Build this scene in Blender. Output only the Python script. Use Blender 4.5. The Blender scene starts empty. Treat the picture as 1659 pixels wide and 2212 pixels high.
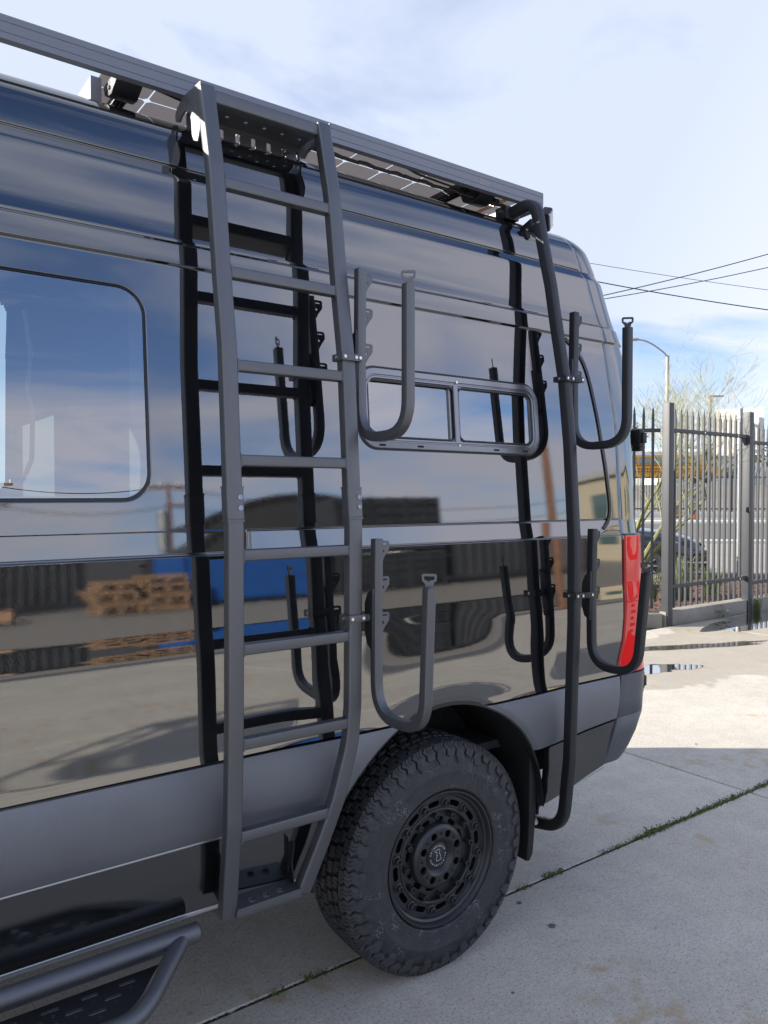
import bpy, bmesh, math, random
import numpy as np
from mathutils import Vector, Matrix, noise
R = math.radians
random.seed(7)
scene = bpy.context.scene

# ------------------------------------------------------------ camera, sky, sun
YAW, PITCH = R(35.85), math.atan(38 / 1662)
cam = bpy.data.cameras.new('camera')
cam.sensor_fit = 'VERTICAL'; cam.sensor_height = 36.0; cam.lens = 36.0 * 1662 / 2212
cam.clip_start = 0.05; cam.clip_end = 3000
camo = bpy.data.objects.new('camera', cam); scene.collection.objects.link(camo)
camo.location = (0, 0, 1.59); camo.rotation_euler = (R(90) - PITCH, 0, -YAW)
scene.camera = camo

SUN = Vector((-1.89, 1.38, 1.02)).normalized()            # towards the sun
world = bpy.data.worlds.new('World'); scene.world = world; world.use_nodes = True
wn, wl = world.node_tree.nodes, world.node_tree.links
bg = wn['Background']
sky = wn.new('ShaderNodeTexSky'); sky.sky_type = 'NISHITA'; sky.sun_disc = False
sky.sun_elevation = math.asin(SUN.z); sky.sun_rotation = math.atan2(SUN.x, SUN.y)
sky.air_density = 1.0; sky.dust_density = 0.6; sky.ozone_density = 1.0
tc = wn.new('ShaderNodeTexCoord')
sep = wn.new('ShaderNodeSeparateXYZ'); wl.new(tc.outputs['Generated'], sep.inputs[0])
def wmath(op, a, b=None, clamp=False):
    n = wn.new('ShaderNodeMath'); n.operation = op; n.use_clamp = clamp
    for i, v in enumerate((a, b)):
        if v is None: continue
        if isinstance(v, (int, float)): n.inputs[i].default_value = v
        else: wl.new(v, n.inputs[i])
    return n.outputs[0]
zz_ = wmath('ADD', wmath('MAXIMUM', sep.outputs[2], 0.0), 0.16)
comb = wn.new('ShaderNodeCombineXYZ')
wl.new(wmath('DIVIDE', sep.outputs[0], zz_), comb.inputs[0]); wl.new(wmath('DIVIDE', sep.outputs[1], zz_), comb.inputs[1])
wmap = wn.new('ShaderNodeMapping'); wl.new(comb.outputs[0], wmap.inputs[0])
wmap.inputs['Rotation'].default_value = (0, 0, R(25)); wmap.inputs['Scale'].default_value = (0.55, 0.95, 1); wmap.inputs['Location'].default_value = (0.4, 7.7, 0)
nz = wn.new('ShaderNodeTexNoise'); nz.inputs['Scale'].default_value = 1.25; nz.inputs['Detail'].default_value = 8; nz.inputs['Roughness'].default_value = 0.55; nz.inputs['Distortion'].default_value = 0.6
wl.new(wmap.outputs[0], nz.inputs['Vector'])
cr = wn.new('ShaderNodeValToRGB')
cr.color_ramp.elements[0].position = 0.42; cr.color_ramp.elements[0].color = (0.02, 0.02, 0.02, 1)
cr.color_ramp.elements[1].position = 0.62; cr.color_ramp.elements[1].color = (0.92, 0.92, 0.92, 1)
# thin high veil on the sun's side, thinner away from it
nrm = wn.new('ShaderNodeVectorMath'); nrm.operation = 'DOT_PRODUCT'; wl.new(tc.outputs['Generated'], nrm.inputs[0]); nrm.inputs[1].default_value = SUN
side = wmath('MULTIPLY', wmath('ADD', nrm.outputs['Value'], 1.0), 0.5)
tz = wmath('DIVIDE', wmath('SUBTRACT', sep.outputs[2], 0.30), 0.25)          # a belt of cloud at middle height, clearer overhead
belt = wmath('MULTIPLY', wmath('MAXIMUM', wmath('MULTIPLY', wmath('SUBTRACT', 1.0, wmath('MULTIPLY', tz, tz)), 0.10), -0.20), wmath('SUBTRACT', 1.0, side))
wl.new(wmath('ADD', nz.outputs[0], wmath('ADD', wmath('MULTIPLY', wmath('SUBTRACT', side, 0.22), 0.34), belt)), cr.inputs[0])
cloudcol = wn.new('ShaderNodeMixRGB'); wl.new(wmath('MULTIPLY', wmath('SUBTRACT', side, 0.12), 3.2, True), cloudcol.inputs[0])
cloudcol.inputs[1].default_value = (5.0, 4.95, 5.6, 1); cloudcol.inputs[2].default_value = (3.0, 3.3, 3.95, 1)
mixw = wn.new('ShaderNodeMixRGB'); wl.new(cr.outputs[0], mixw.inputs[0]); tint = wn.new('ShaderNodeMixRGB'); tint.blend_type = 'MULTIPLY'; tint.inputs[0].default_value = 1; tint.inputs[2].default_value = (0.56, 0.65, 0.88, 1); wl.new(sky.outputs[0], tint.inputs[1]); wl.new(tint.outputs[0], mixw.inputs[1]); wl.new(cloudcol.outputs[0], mixw.inputs[2])
wl.new(mixw.outputs[0], bg.inputs['Color']); bg.inputs['Strength'].default_value = 0.10
sd = bpy.data.lights.new('sun', 'SUN'); sd.energy = 3.7; sd.angle = R(0.6); sd.color = (1.0, 0.93, 0.82)
so = bpy.data.objects.new('sun', sd); scene.collection.objects.link(so)
so.rotation_euler = (-SUN).to_track_quat('-Z', 'Y').to_euler(); so.location = SUN * 60
scene.view_settings.view_transform = 'Standard'; scene.view_settings.look = 'None'
scene.view_settings.exposure = 1.42; scene.view_settings.gamma = 1
scene.view_settings.use_curve_mapping = False
scene.cycles.max_bounces = 8; scene.cycles.glossy_bounces = 5; scene.cycles.transparent_max_bounces = 12; scene.cycles.transmission_bounces = 6
scene.cycles.sample_clamp_indirect = 8

# ------------------------------------------------------------ materials
def mat(name, col, rough=0.6, metal=0.0, ior=None, bump=0.0, bscale=60, var=0.0, vscale=6, trans=0.0, coat=0.0, stretch=None, spec=None):
    m = bpy.data.materials.new(name); m.use_nodes = True
    nt = m.node_tree; n, l = nt.nodes, nt.links; b = n['Principled BSDF']
    c4 = (*col, 1)
    b.inputs['Base Color'].default_value = c4; b.inputs['Roughness'].default_value = rough; b.inputs['Metallic'].default_value = metal
    if ior: b.inputs['IOR'].default_value = ior
    if spec is not None: b.inputs['Specular IOR Level'].default_value = spec
    if coat: b.inputs['Coat Weight'].default_value = coat; b.inputs['Coat Roughness'].default_value = 0.03
    if trans: b.inputs['Transmission Weight'].default_value = trans
    t = n.new('ShaderNodeTexCoord'); vec = t.outputs['Object']
    if stretch:
        mp = n.new('ShaderNodeMapping'); mp.inputs['Scale'].default_value = stretch; l.new(vec, mp.inputs[0]); vec = mp.outputs[0]
    if var:
        x = n.new('ShaderNodeTexNoise'); x.inputs['Scale'].default_value = vscale; x.inputs['Detail'].default_value = 6; x.inputs['Roughness'].default_value = 0.65
        l.new(vec, x.inputs['Vector'])
        mr = n.new('ShaderNodeMapRange'); l.new(x.outputs[0], mr.inputs[0]); mr.inputs[1].default_value = 0.3; mr.inputs[2].default_value = 0.7
        mr.inputs[3].default_value = 1 - var; mr.inputs[4].default_value = 1 + var
        mu = n.new('ShaderNodeVectorMath'); mu.operation = 'SCALE'; mu.inputs[0].default_value = col; l.new(mr.outputs[0], mu.inputs['Scale'])
        l.new(mu.outputs[0], b.inputs['Base Color'])
        m['hue'] = 0
    if bump:
        y = n.new('ShaderNodeTexNoise'); y.inputs['Scale'].default_value = bscale; y.inputs['Detail'].default_value = 4; l.new(vec, y.inputs['Vector'])
        bp = n.new('ShaderNodeBump'); bp.inputs['Strength'].default_value = bump; bp.inputs['Distance'].default_value = 0.01; l.new(y.outputs[0], bp.inputs['Height'])
        l.new(bp.outputs[0], b.inputs['Normal'])
    return m
M = {}
M['paint'] = mat('black_gloss_paint', (0.003, 0.0035, 0.005), 0.0, ior=2.75)
pn = M['paint'].node_tree; b_ = pn.nodes['Principled BSDF']
tcp = pn.nodes.new('ShaderNodeTexCoord')
def nbump(nt, scale, strength, dist, prev=None, coord=None, det=1.0):
    x = nt.nodes.new('ShaderNodeTexNoise'); x.inputs['Scale'].default_value = scale; x.inputs['Detail'].default_value = det
    nt.links.new(coord, x.inputs['Vector'])
    bp = nt.nodes.new('ShaderNodeBump'); bp.inputs['Strength'].default_value = strength; bp.inputs['Distance'].default_value = dist
    nt.links.new(x.outputs[0], bp.inputs['Height'])
    if prev: nt.links.new(prev, bp.inputs['Normal'])
    return bp.outputs[0]
o1 = nbump(pn, 1.6, 0.5, 0.003, None, tcp.outputs['Object'])
o2 = nbump(pn, 330, 0.3, 0.00004, o1, tcp.outputs['Object'])
pn.links.new(o2, b_.inputs['Normal'])
# road dust: denser towards the sill, in faint blotches and specks
spz = pn.nodes.new('ShaderNodeSeparateXYZ'); pn.links.new(tcp.outputs['Object'], spz.inputs[0])
zr = pn.nodes.new('ShaderNodeMapRange'); pn.links.new(spz.outputs[2], zr.inputs[0]); zr.inputs[1].default_value = 0.85; zr.inputs[2].default_value = 1.7; zr.inputs[3].default_value = 0.40; zr.inputs[4].default_value = 0.12
dn = pn.nodes.new('ShaderNodeTexNoise'); dn.inputs['Scale'].default_value = 5; dn.inputs['Detail'].default_value = 9; dn.inputs['Roughness'].default_value = 0.7; pn.links.new(tcp.outputs['Object'], dn.inputs['Vector'])
dr = pn.nodes.new('ShaderNodeMapRange'); pn.links.new(dn.outputs[0], dr.inputs[0]); dr.inputs[1].default_value = 0.42; dr.inputs[2].default_value = 0.70; dr.inputs[3].default_value = 0; dr.inputs[4].default_value = 1
sn = pn.nodes.new('ShaderNodeTexNoise'); sn.inputs['Scale'].default_value = 90; sn.inputs['Detail'].default_value = 1; pn.links.new(tcp.outputs['Object'], sn.inputs['Vector'])
sr = pn.nodes.new('ShaderNodeMapRange'); pn.links.new(sn.outputs[0], sr.inputs[0]); sr.inputs[1].default_value = 0.765; sr.inputs[2].default_value = 0.79; sr.inputs[3].default_value = 0; sr.inputs[4].default_value = 1
mA = pn.nodes.new('ShaderNodeMath'); mA.operation = 'MULTIPLY'; pn.links.new(zr.outputs[0], mA.inputs[0]); pn.links.new(dr.outputs[0], mA.inputs[1])
mB = pn.nodes.new('ShaderNodeMath'); mB.operation = 'MAXIMUM'; pn.links.new(mA.outputs[0], mB.inputs[0]); pn.links.new(sr.outputs[0], mB.inputs[1])
cm = pn.nodes.new('ShaderNodeMixRGB'); pn.links.new(mB.outputs[0], cm.inputs[0]); cm.inputs[1].default_value = (0.003, 0.0035, 0.005, 1); cm.inputs[2].default_value = (0.04, 0.038, 0.035, 1); pn.links.new(cm.outputs[0], b_.inputs['Base Color'])
M['gloss_panel'] = mat('black_gloss_lower_panel', (0.006, 0.0065, 0.007), 0.03, ior=2.2, bump=0.02, bscale=400)
M['cladding'] = mat('grey_textured_cladding', (0.20, 0.21, 0.235), 0.38, metal=0.7, bump=0.28, bscale=700, spec=0.7, var=0.05, vscale=9)
M['bumper'] = mat('grey_plastic_bumper', (0.13, 0.14, 0.155), 0.45, metal=0.5, bump=0.12, bscale=900, var=0.06, vscale=7)
M['powder'] = mat('powder_coated_aluminium', (0.155, 0.16, 0.173), 0.36, metal=0.8, bump=0.22, bscale=1000, spec=0.75)
M['powder_dark'] = mat('black_powder_coat', (0.055, 0.058, 0.066), 0.36, metal=0.8, bump=0.22, bscale=1000, spec=0.7)
M['rack'] = mat('grey_anodised_rail', (0.20, 0.215, 0.255), 0.42, metal=0.3, spec=0.6, bump=0.05, bscale=300)
M['rubber'] = mat('tyre_rubber', (0.040, 0.0405, 0.045), 0.58, bump=0.35, bscale=240, var=0.30, vscale=24)
M['tread'] = mat('tread_rubber', (0.050, 0.050, 0.053), 0.52, bump=0.45, bscale=300, var=0.45, vscale=38)
nt = M['rubber'].node_tree; b = nt.nodes['Principled BSDF']; tcs = nt.nodes.new('ShaderNodeTexCoord')
nz_ = nt.nodes.new('ShaderNodeTexNoise'); nz_.inputs['Scale'].default_value = 9; nz_.inputs['Detail'].default_value = 3; nt.links.new(tcs.outputs['Object'], nz_.inputs['Vector'])
mxv = nt.nodes.new('ShaderNodeMixRGB'); mxv.inputs[0].default_value = 0.35; nt.links.new(tcs.outputs['Object'], mxv.inputs[1]); nt.links.new(nz_.outputs['Color'], mxv.inputs[2])
vo = nt.nodes.new('ShaderNodeTexVoronoi'); vo.feature = 'DISTANCE_TO_EDGE'; vo.inputs['Scale'].default_value = 13; nt.links.new(mxv.outputs[0], vo.inputs['Vector'])
mr_ = nt.nodes.new('ShaderNodeMapRange'); nt.links.new(vo.outputs['Distance'], mr_.inputs[0]); mr_.inputs[1].default_value = 0.0; mr_.inputs[2].default_value = 0.022; mr_.inputs[3].default_value = 1; mr_.inputs[4].default_value = 0
n3 = nt.nodes.new('ShaderNodeTexNoise'); n3.inputs['Scale'].default_value = 14; nt.links.new(tcs.outputs['Object'], n3.inputs['Vector'])
m3 = nt.nodes.new('ShaderNodeMapRange'); nt.links.new(n3.outputs[0], m3.inputs[0]); m3.inputs[1].default_value = 0.46; m3.inputs[2].default_value = 0.62; m3.inputs[3].default_value = 0; m3.inputs[4].default_value = 0.75
mm = nt.nodes.new('ShaderNodeMath'); mm.operation = 'MULTIPLY'; nt.links.new(mr_.outputs[0], mm.inputs[0]); nt.links.new(m3.outputs[0], mm.inputs[1])
src_ = b.inputs['Base Color'].links[0].from_socket; mxs = nt.nodes.new('ShaderNodeMixRGB'); nt.links.new(mm.outputs[0], mxs.inputs[0]); nt.links.new(src_, mxs.inputs[1]); mxs.inputs[2].default_value = (0.30, 0.29, 0.28, 1); nt.links.new(mxs.outputs[0], b.inputs['Base Color'])
M['rim'] = mat('satin_black_rim', (0.024, 0.025, 0.028), 0.36, bump=0.06, bscale=500, spec=0.6, var=0.15, vscale=20)
M['bolt'] = mat('bright_steel_bolt', (0.72, 0.72, 0.70), 0.22, metal=1.0)
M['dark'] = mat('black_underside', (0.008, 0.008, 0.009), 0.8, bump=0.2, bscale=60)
M['liner'] = mat('wheel_arch_liner', (0.012, 0.013, 0.014), 0.6, bump=0.5, bscale=90, var=0.4, vscale=30)
M['gasket'] = mat('black_rubber_gasket', (0.010, 0.011, 0.012), 0.30, spec=0.7)
M['seal_and_reflection'] = mat('gloss_black_seal_and_reflection', (0.003, 0.003, 0.004), 0.12, ior=1.5)  # window gasket black, also colours the dark reflection strip on the pressed outline
M['bright_trim'] = mat('bright_trim', (0.55, 0.56, 0.57), 0.28, metal=0.8)
M['frame'] = mat('satin_black_window_frame', (0.26, 0.265, 0.285), 0.24, metal=0.8, spec=0.7)
M['white_print'] = mat('white_print', (0.75, 0.75, 0.72), 0.5)
M['fence'] = mat('grey_fence_steel', (0.045, 0.048, 0.055), 0.5, bump=0.05, bscale=60, var=0.12, vscale=5)
M['galv'] = mat('galvanised_steel', (0.30, 0.32, 0.335), 0.45, metal=0.5, var=0.15, vscale=9)
M['sign_back'] = mat('weathered_sign_back', (0.72, 0.70, 0.65), 0.6, var=0.2, vscale=5)
M['curb'] = mat('curb_concrete', (0.28, 0.26, 0.23), 0.9, bump=0.5, bscale=70, var=0.18, vscale=3)
M['asphalt'] = mat('asphalt', (0.14, 0.135, 0.13), 0.9, bump=0.4, bscale=60, var=0.12, vscale=0.6)
M['road_pale'] = mat('worn_pale_asphalt', (0.30, 0.285, 0.26), 0.9, bump=0.3, bscale=50, var=0.12, vscale=0.4)
M['earth'] = mat('pale_ground', (0.25, 0.235, 0.21), 0.95, bump=0.4, bscale=20, var=0.15, vscale=0.2)
M['dirt'] = mat('joint_dirt', (0.07, 0.06, 0.045), 0.95, var=0.4, vscale=60)
M['mulch'] = mat('wood_mulch', (0.15, 0.085, 0.065), 0.9, bump=1.0, bscale=40, var=0.5, vscale=40)
M['bark'] = mat('green_bark', (0.19, 0.20, 0.085), 0.7, var=0.3, vscale=10)
M['twig'] = mat('pale_twigs', (0.36, 0.36, 0.22), 0.7)
M['grass'] = mat('weed_green', (0.11, 0.16, 0.04), 0.6)
M['grass_pale'] = mat('feather_grass', (0.22, 0.27, 0.14), 0.7, var=0.3, vscale=20)
M['leaf'] = mat('dark_leaf', (0.05, 0.08, 0.035), 0.6, var=0.4, vscale=3)
M['leaf_palm'] = mat('palm_leaf', (0.09, 0.12, 0.045), 0.6)
M['busyellow'] = mat('school_bus_yellow', (0.80, 0.36, 0.02), 0.4, var=0.05, vscale=1)
M['white'] = mat('white_paint', (0.78, 0.78, 0.76), 0.5, var=0.05, vscale=2)
M['wall_pale'] = mat('pale_wall', (0.62, 0.60, 0.55), 0.85, bump=0.2, bscale=20, var=0.06, vscale=1)
M['cream_wall'] = mat('cream_render', (0.55, 0.48, 0.35), 0.85, var=0.05, vscale=1)
M['wall_grey'] = mat('grey_wall', (0.42, 0.43, 0.44), 0.85, var=0.05, vscale=1)
M['carpaint'] = mat('dark_blue_car_paint', (0.008, 0.011, 0.017), 0.08, ior=1.9, coat=0.8)
M['carplastic'] = mat('black_car_plastic', (0.012, 0.012, 0.013), 0.5)
M['carglass'] = mat('tinted_car_glass', (0.10, 0.16, 0.16), 0.03, ior=2.0)
M['chrome'] = mat('chrome', (0.8, 0.8, 0.8), 0.12, metal=1)
M['headlamp'] = mat('headlamp_glass', (0.45, 0.47, 0.5), 0.08, ior=1.8)
M['cblue'] = mat('blue_container_paint', (0.012, 0.085, 0.32), 0.55, var=0.12, vscale=2)
M['cdark'] = mat('dark_crate_plastic', (0.035, 0.038, 0.043), 0.5, var=0.3, vscale=2)
M['cbrown'] = mat('brown_grey_container', (0.10, 0.09, 0.095), 0.6, var=0.15, vscale=1)
M['tent'] = mat('grey_tent_fabric', (0.045, 0.047, 0.05), 0.7, var=0.1, vscale=1)
M['wood'] = mat('pallet_wood', (0.36, 0.23, 0.14), 0.8, var=0.35, vscale=5)
M['pole'] = mat('utility_pole_wood', (0.20, 0.10, 0.06), 0.85, var=0.3, vscale=6)
M['cable'] = mat('black_cable', (0.02, 0.02, 0.022), 0.6)
M['lampgrey'] = mat('lamp_post_grey', (0.38, 0.36, 0.33), 0.6)
M['cone'] = mat('orange_cone', (0.8, 0.12, 0.03), 0.5)
M['cream'] = mat('cream_liner', (0.62, 0.66, 0.60), 0.6)
M['interior'] = mat('dark_van_interior', (0.03, 0.035, 0.045), 0.7)
M['copper'] = mat('copper_trim', (0.75, 0.42, 0.25), 0.3, metal=1)
M['cell'] = mat('solar_cell_back', (0.13, 0.128, 0.145), 0.30, var=0.1, vscale=8)
M['cellline'] = mat('solar_cell_line', (0.9, 0.85, 0.65), 0.4)
nt = M['cellline'].node_tree; tl = nt.nodes.new('ShaderNodeBsdfTranslucent'); tl.inputs[0].default_value = (0.95, 0.9, 0.7, 1); mx = nt.nodes.new('ShaderNodeMixShader'); mx.inputs[0].default_value = 0.5
nt.links.new(nt.nodes['Principled BSDF'].outputs[0], mx.inputs[1]); nt.links.new(tl.outputs[0], mx.inputs[2]); nt.links.new(mx.outputs[0], nt.nodes['Material Output'].inputs[0])

def glass(name, tint, ior):
    m = bpy.data.materials.new(name); m.use_nodes = True; n, l = m.node_tree.nodes, m.node_tree.links
    n.remove(n['Principled BSDF']); out = n['Material Output']
    tr = n.new('ShaderNodeBsdfTransparent'); tr.inputs[0].default_value = (*tint, 1)
    gl = n.new('ShaderNodeBsdfGlossy'); gl.inputs['Roughness'].default_value = 0.0; gl.inputs[0].default_value = (1, 1, 1, 1)
    fr = n.new('ShaderNodeFresnel'); fr.inputs[0].default_value = ior
    mx = n.new('ShaderNodeMixShader'); l.new(fr.outputs[0], mx.inputs[0]); l.new(tr.outputs[0], mx.inputs[1]); l.new(gl.outputs[0], mx.inputs[2]); l.new(mx.outputs[0], out.inputs[0])
    return m
M['window'] = glass('privacy_glass', (0.45, 0.58, 0.58), 3.4)
M['clear'] = glass('clear_glass', (0.85, 0.9, 0.88), 1.5)

# translucent red lens
m = bpy.data.materials.new('red_lens'); m.use_nodes = True; n, l = m.node_tree.nodes, m.node_tree.links; b = n['Principled BSDF']
b.inputs['Base Color'].default_value = (1.0, 0.12, 0.105, 1); b.inputs['Roughness'].default_value = 0.04; b.inputs['IOR'].default_value = 1.42
tl = n.new('ShaderNodeBsdfTranslucent'); tl.inputs[0].default_value = (1.0, 0.10, 0.08, 1)
mx = n.new('ShaderNodeMixShader'); mx.inputs[0].default_value = 0.12; l.new(b.outputs[0], mx.inputs[1]); l.new(tl.outputs[0], mx.inputs[2]); l.new(mx.outputs[0], n['Material Output'].inputs[0])
M['red'] = m
M['red_pale'] = mat('pale_red_reflector', (0.95, 0.13, 0.10), 0.2, ior=1.6)
M['red_deep'] = mat('deep_red_reflector', (1.0, 0.0, 0.004), 0.3, ior=1.25)

# concrete slabs: speckled, stained, damp where the puddles were
def concrete():
    m = bpy.data.materials.new('broom_finished_concrete'); m.use_nodes = True; n, l = m.node_tree.nodes, m.node_tree.links; b = n['Principled BSDF']
    geo = n.new('ShaderNodeNewGeometry'); pos = geo.outputs['Position']
    def noise_(scale, det=4, rough=0.6, vec=pos, dist=0.0):
        x = n.new('ShaderNodeTexNoise'); x.inputs['Scale'].default_value = scale; x.inputs['Detail'].default_value = det; x.inputs['Roughness'].default_value = rough; x.inputs['Distortion'].default_value = dist
        l.new(vec, x.inputs['Vector']); return x.outputs[0]
    def rng(v, a, b_, c, d):
        x = n.new('ShaderNodeMapRange'); l.new(v, x.inputs[0])
        for i, q in enumerate((a, b_, c, d)): x.inputs[i + 1].default_value = q
        return x.outputs[0]
    def mth(op, a, b_):
        x = n.new('ShaderNodeMath'); x.operation = op
        for i, v in enumerate((a, b_)):
            if isinstance(v, (int, float)): x.inputs[i].default_value = v
            else: l.new(v, x.inputs[i])
        return x.outputs[0]
    def mixc(f, a, b_):
        x = n.new('ShaderNodeMixRGB')
        if isinstance(f, float): x.inputs[0].default_value = f
        else: l.new(f, x.inputs[0])
        for i, v in ((1, a), (2, b_)):
            if isinstance(v, tuple): x.inputs[i].default_value = (*v, 1)
            else: l.new(v, x.inputs[i])
        return x.outputs[0]
    oi = n.new('ShaderNodeObjectInfo')
    base = mixc(rng(noise_(0.9, 5), 0.35, 0.65, 0, 1), (0.57, 0.52, 0.435), (0.67, 0.615, 0.52))
    base = mixc(mth('MULTIPLY', oi.outputs['Random'], 0.25), base, (0.45, 0.425, 0.38))
    base = mixc(rng(noise_(7, 4, 0.7), 0.4, 0.7, 0.0, 0.45), base, (0.39, 0.365, 0.32))
    sp = noise_(150, 2, 0.5)
    base = mixc(rng(sp, 0.58, 0.68, 0, 0.70), base, (0.18, 0.175, 0.165))
    base = mixc(rng(sp, 0.42, 0.32, 0, 0.6), base, (0.66, 0.63, 0.58))
    sp2 = noise_(45, 3, 0.7)
    base = mixc(rng(sp2, 0.54, 0.70, 0, 0.5), base, (0.30, 0.285, 0.26))
    sp3 = noise_(85, 2, 0.6)
    base = mixc(rng(sp3, 0.58, 0.66, 0, 0.38), base, (0.24, 0.225, 0.20))
    base = mixc(rng(sp3, 0.42, 0.34, 0, 0.35), base, (0.70, 0.67, 0.60))
    rust = mth('MULTIPLY', rng(noise_(1.1, 2), 0.52, 0.62, 0, 1), rng(noise_(9, 3, 0.6), 0.50, 0.66, 0, 0.75))
    base = mixc(rust, base, (0.44, 0.31, 0.15))
    # damp patch around the puddles near the kerb
    sp_ = n.new('ShaderNodeSeparateXYZ'); l.new(pos, sp_.inputs[0])
    wob = noise_(1.3, 3, 0.55)
    def ell(cx, cy, rx, ry):
        dx = mth('DIVIDE', mth('SUBTRACT', sp_.outputs[0], cx), rx); dy = mth('DIVIDE', mth('SUBTRACT', sp_.outputs[1], cy), ry)
        d = mth('SQRT', mth('ADD', mth('MULTIPLY', dx, dx), mth('MULTIPLY', dy, dy)), 0.0)
        return mth('ADD', d, mth('MULTIPLY', mth('SUBTRACT', wob, 0.5), 1.5))
    w1 = rng(ell(7.4, 4.4, 2.9, 0.85), 1.0, 0.96, 0, 1); w2 = rng(ell(10.2, 5.2, 2.2, 0.5), 1.0, 0.96, 0, 1)
    wet = mth('MAXIMUM', w1, w2)
    base = mixc(mth('MULTIPLY', wet, 0.42), base, (0.30, 0.25, 0.18))
    l.new(base, b.inputs['Base Color'])
    l.new(mth('SUBTRACT', 0.88, mth('MULTIPLY', wet, 0.35)), b.inputs['Roughness'])
    h = mth('ADD', mth('MULTIPLY', sp, 0.7), mth('MULTIPLY', sp2, 0.6))
    bp = n.new('ShaderNodeBump'); bp.inputs['Strength'].default_value = 0.45; bp.inputs['Distance'].default_value = 0.004; l.new(h, bp.inputs['Height']); l.new(bp.outputs[0], b.inputs['Normal'])
    return m
M['concrete'] = concrete()
mc = M['cell']; nt = mc.node_tree; tl = nt.nodes.new('ShaderNodeBsdfTranslucent'); tl.inputs[0].default_value = (0.5, 0.46, 0.46, 1); mx = nt.nodes.new('ShaderNodeMixShader'); mx.inputs[0].default_value = 0.18
nt.links.new(nt.nodes['Principled BSDF'].outputs[0], mx.inputs[1]); nt.links.new(tl.outputs[0], mx.inputs[2]); nt.links.new(mx.outputs[0], nt.nodes['Material Output'].inputs[0])
m = bpy.data.materials.new('puddle_water'); m.use_nodes = True; n, l = m.node_tree.nodes, m.node_tree.links; n.remove(n['Principled BSDF'])
tr = n.new('ShaderNodeBsdfTransparent'); tr.inputs[0].default_value = (0.80, 0.75, 0.66, 1); gl = n.new('ShaderNodeBsdfGlossy'); gl.inputs['Roughness'].default_value = 0.035
fr = n.new('ShaderNodeFresnel'); fr.inputs[0].default_value = 1.13; mx = n.new('ShaderNodeMixShader')
l.new(fr.outputs[0], mx.inputs[0]); l.new(tr.outputs[0], mx.inputs[1]); l.new(gl.outputs[0], mx.inputs[2]); l.new(mx.outputs[0], n['Material Output'].inputs[0])
M['water'] = m

# ------------------------------------------------------------ helpers
COL = scene.collection
WMX = {}                                            # world matrix of parents we hang world-space meshes on
def clean(o): return o
def tag(o, label=None, cat=None, group=None, kind=None):
    if label: o['label'] = label
    if cat: o['category'] = cat
    if group: o['group'] = group
    if kind: o['kind'] = kind
    return o
def empty(name, loc, label, cat, group=None, rz=0.0):
    o = bpy.data.objects.new(name, None); COL.objects.link(o); o.empty_display_size = 0.2
    o.location = loc; o.rotation_euler = (0, 0, rz)
    WMX[o] = Matrix.Translation(loc) @ Matrix.Rotation(rz, 4, 'Z')
    return tag(o, label, cat, group)
def shade(me, ang=None):
    me.polygons.foreach_set('use_smooth', [True] * len(me.polygons))
    if ang is not None:
        bm = bmesh.new(); bm.from_mesh(me)
        for e in bm.edges:
            if len(e.link_faces) == 2 and e.calc_face_angle(0) > ang: e.smooth = False
            elif len(e.link_faces) != 2: e.smooth = False
        bm.to_mesh(me); bm.free()
def link(name, me, m, parent=None, local=False, smooth=R(35)):
    if smooth is not None: shade(me, smooth)
    if m is not None and not me.materials: me.materials.append(m)
    o = bpy.data.objects.new(name, me); COL.objects.link(o)
    if parent is not None:
        o.parent = parent
        if not local:
            o.matrix_parent_inverse = WMX[parent].inverted()
            WMX[o] = Matrix.Identity(4)
        else: WMX[o] = WMX.get(parent, Matrix.Identity(4))
    else: WMX[o] = Matrix.Identity(4)
    return o
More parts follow.
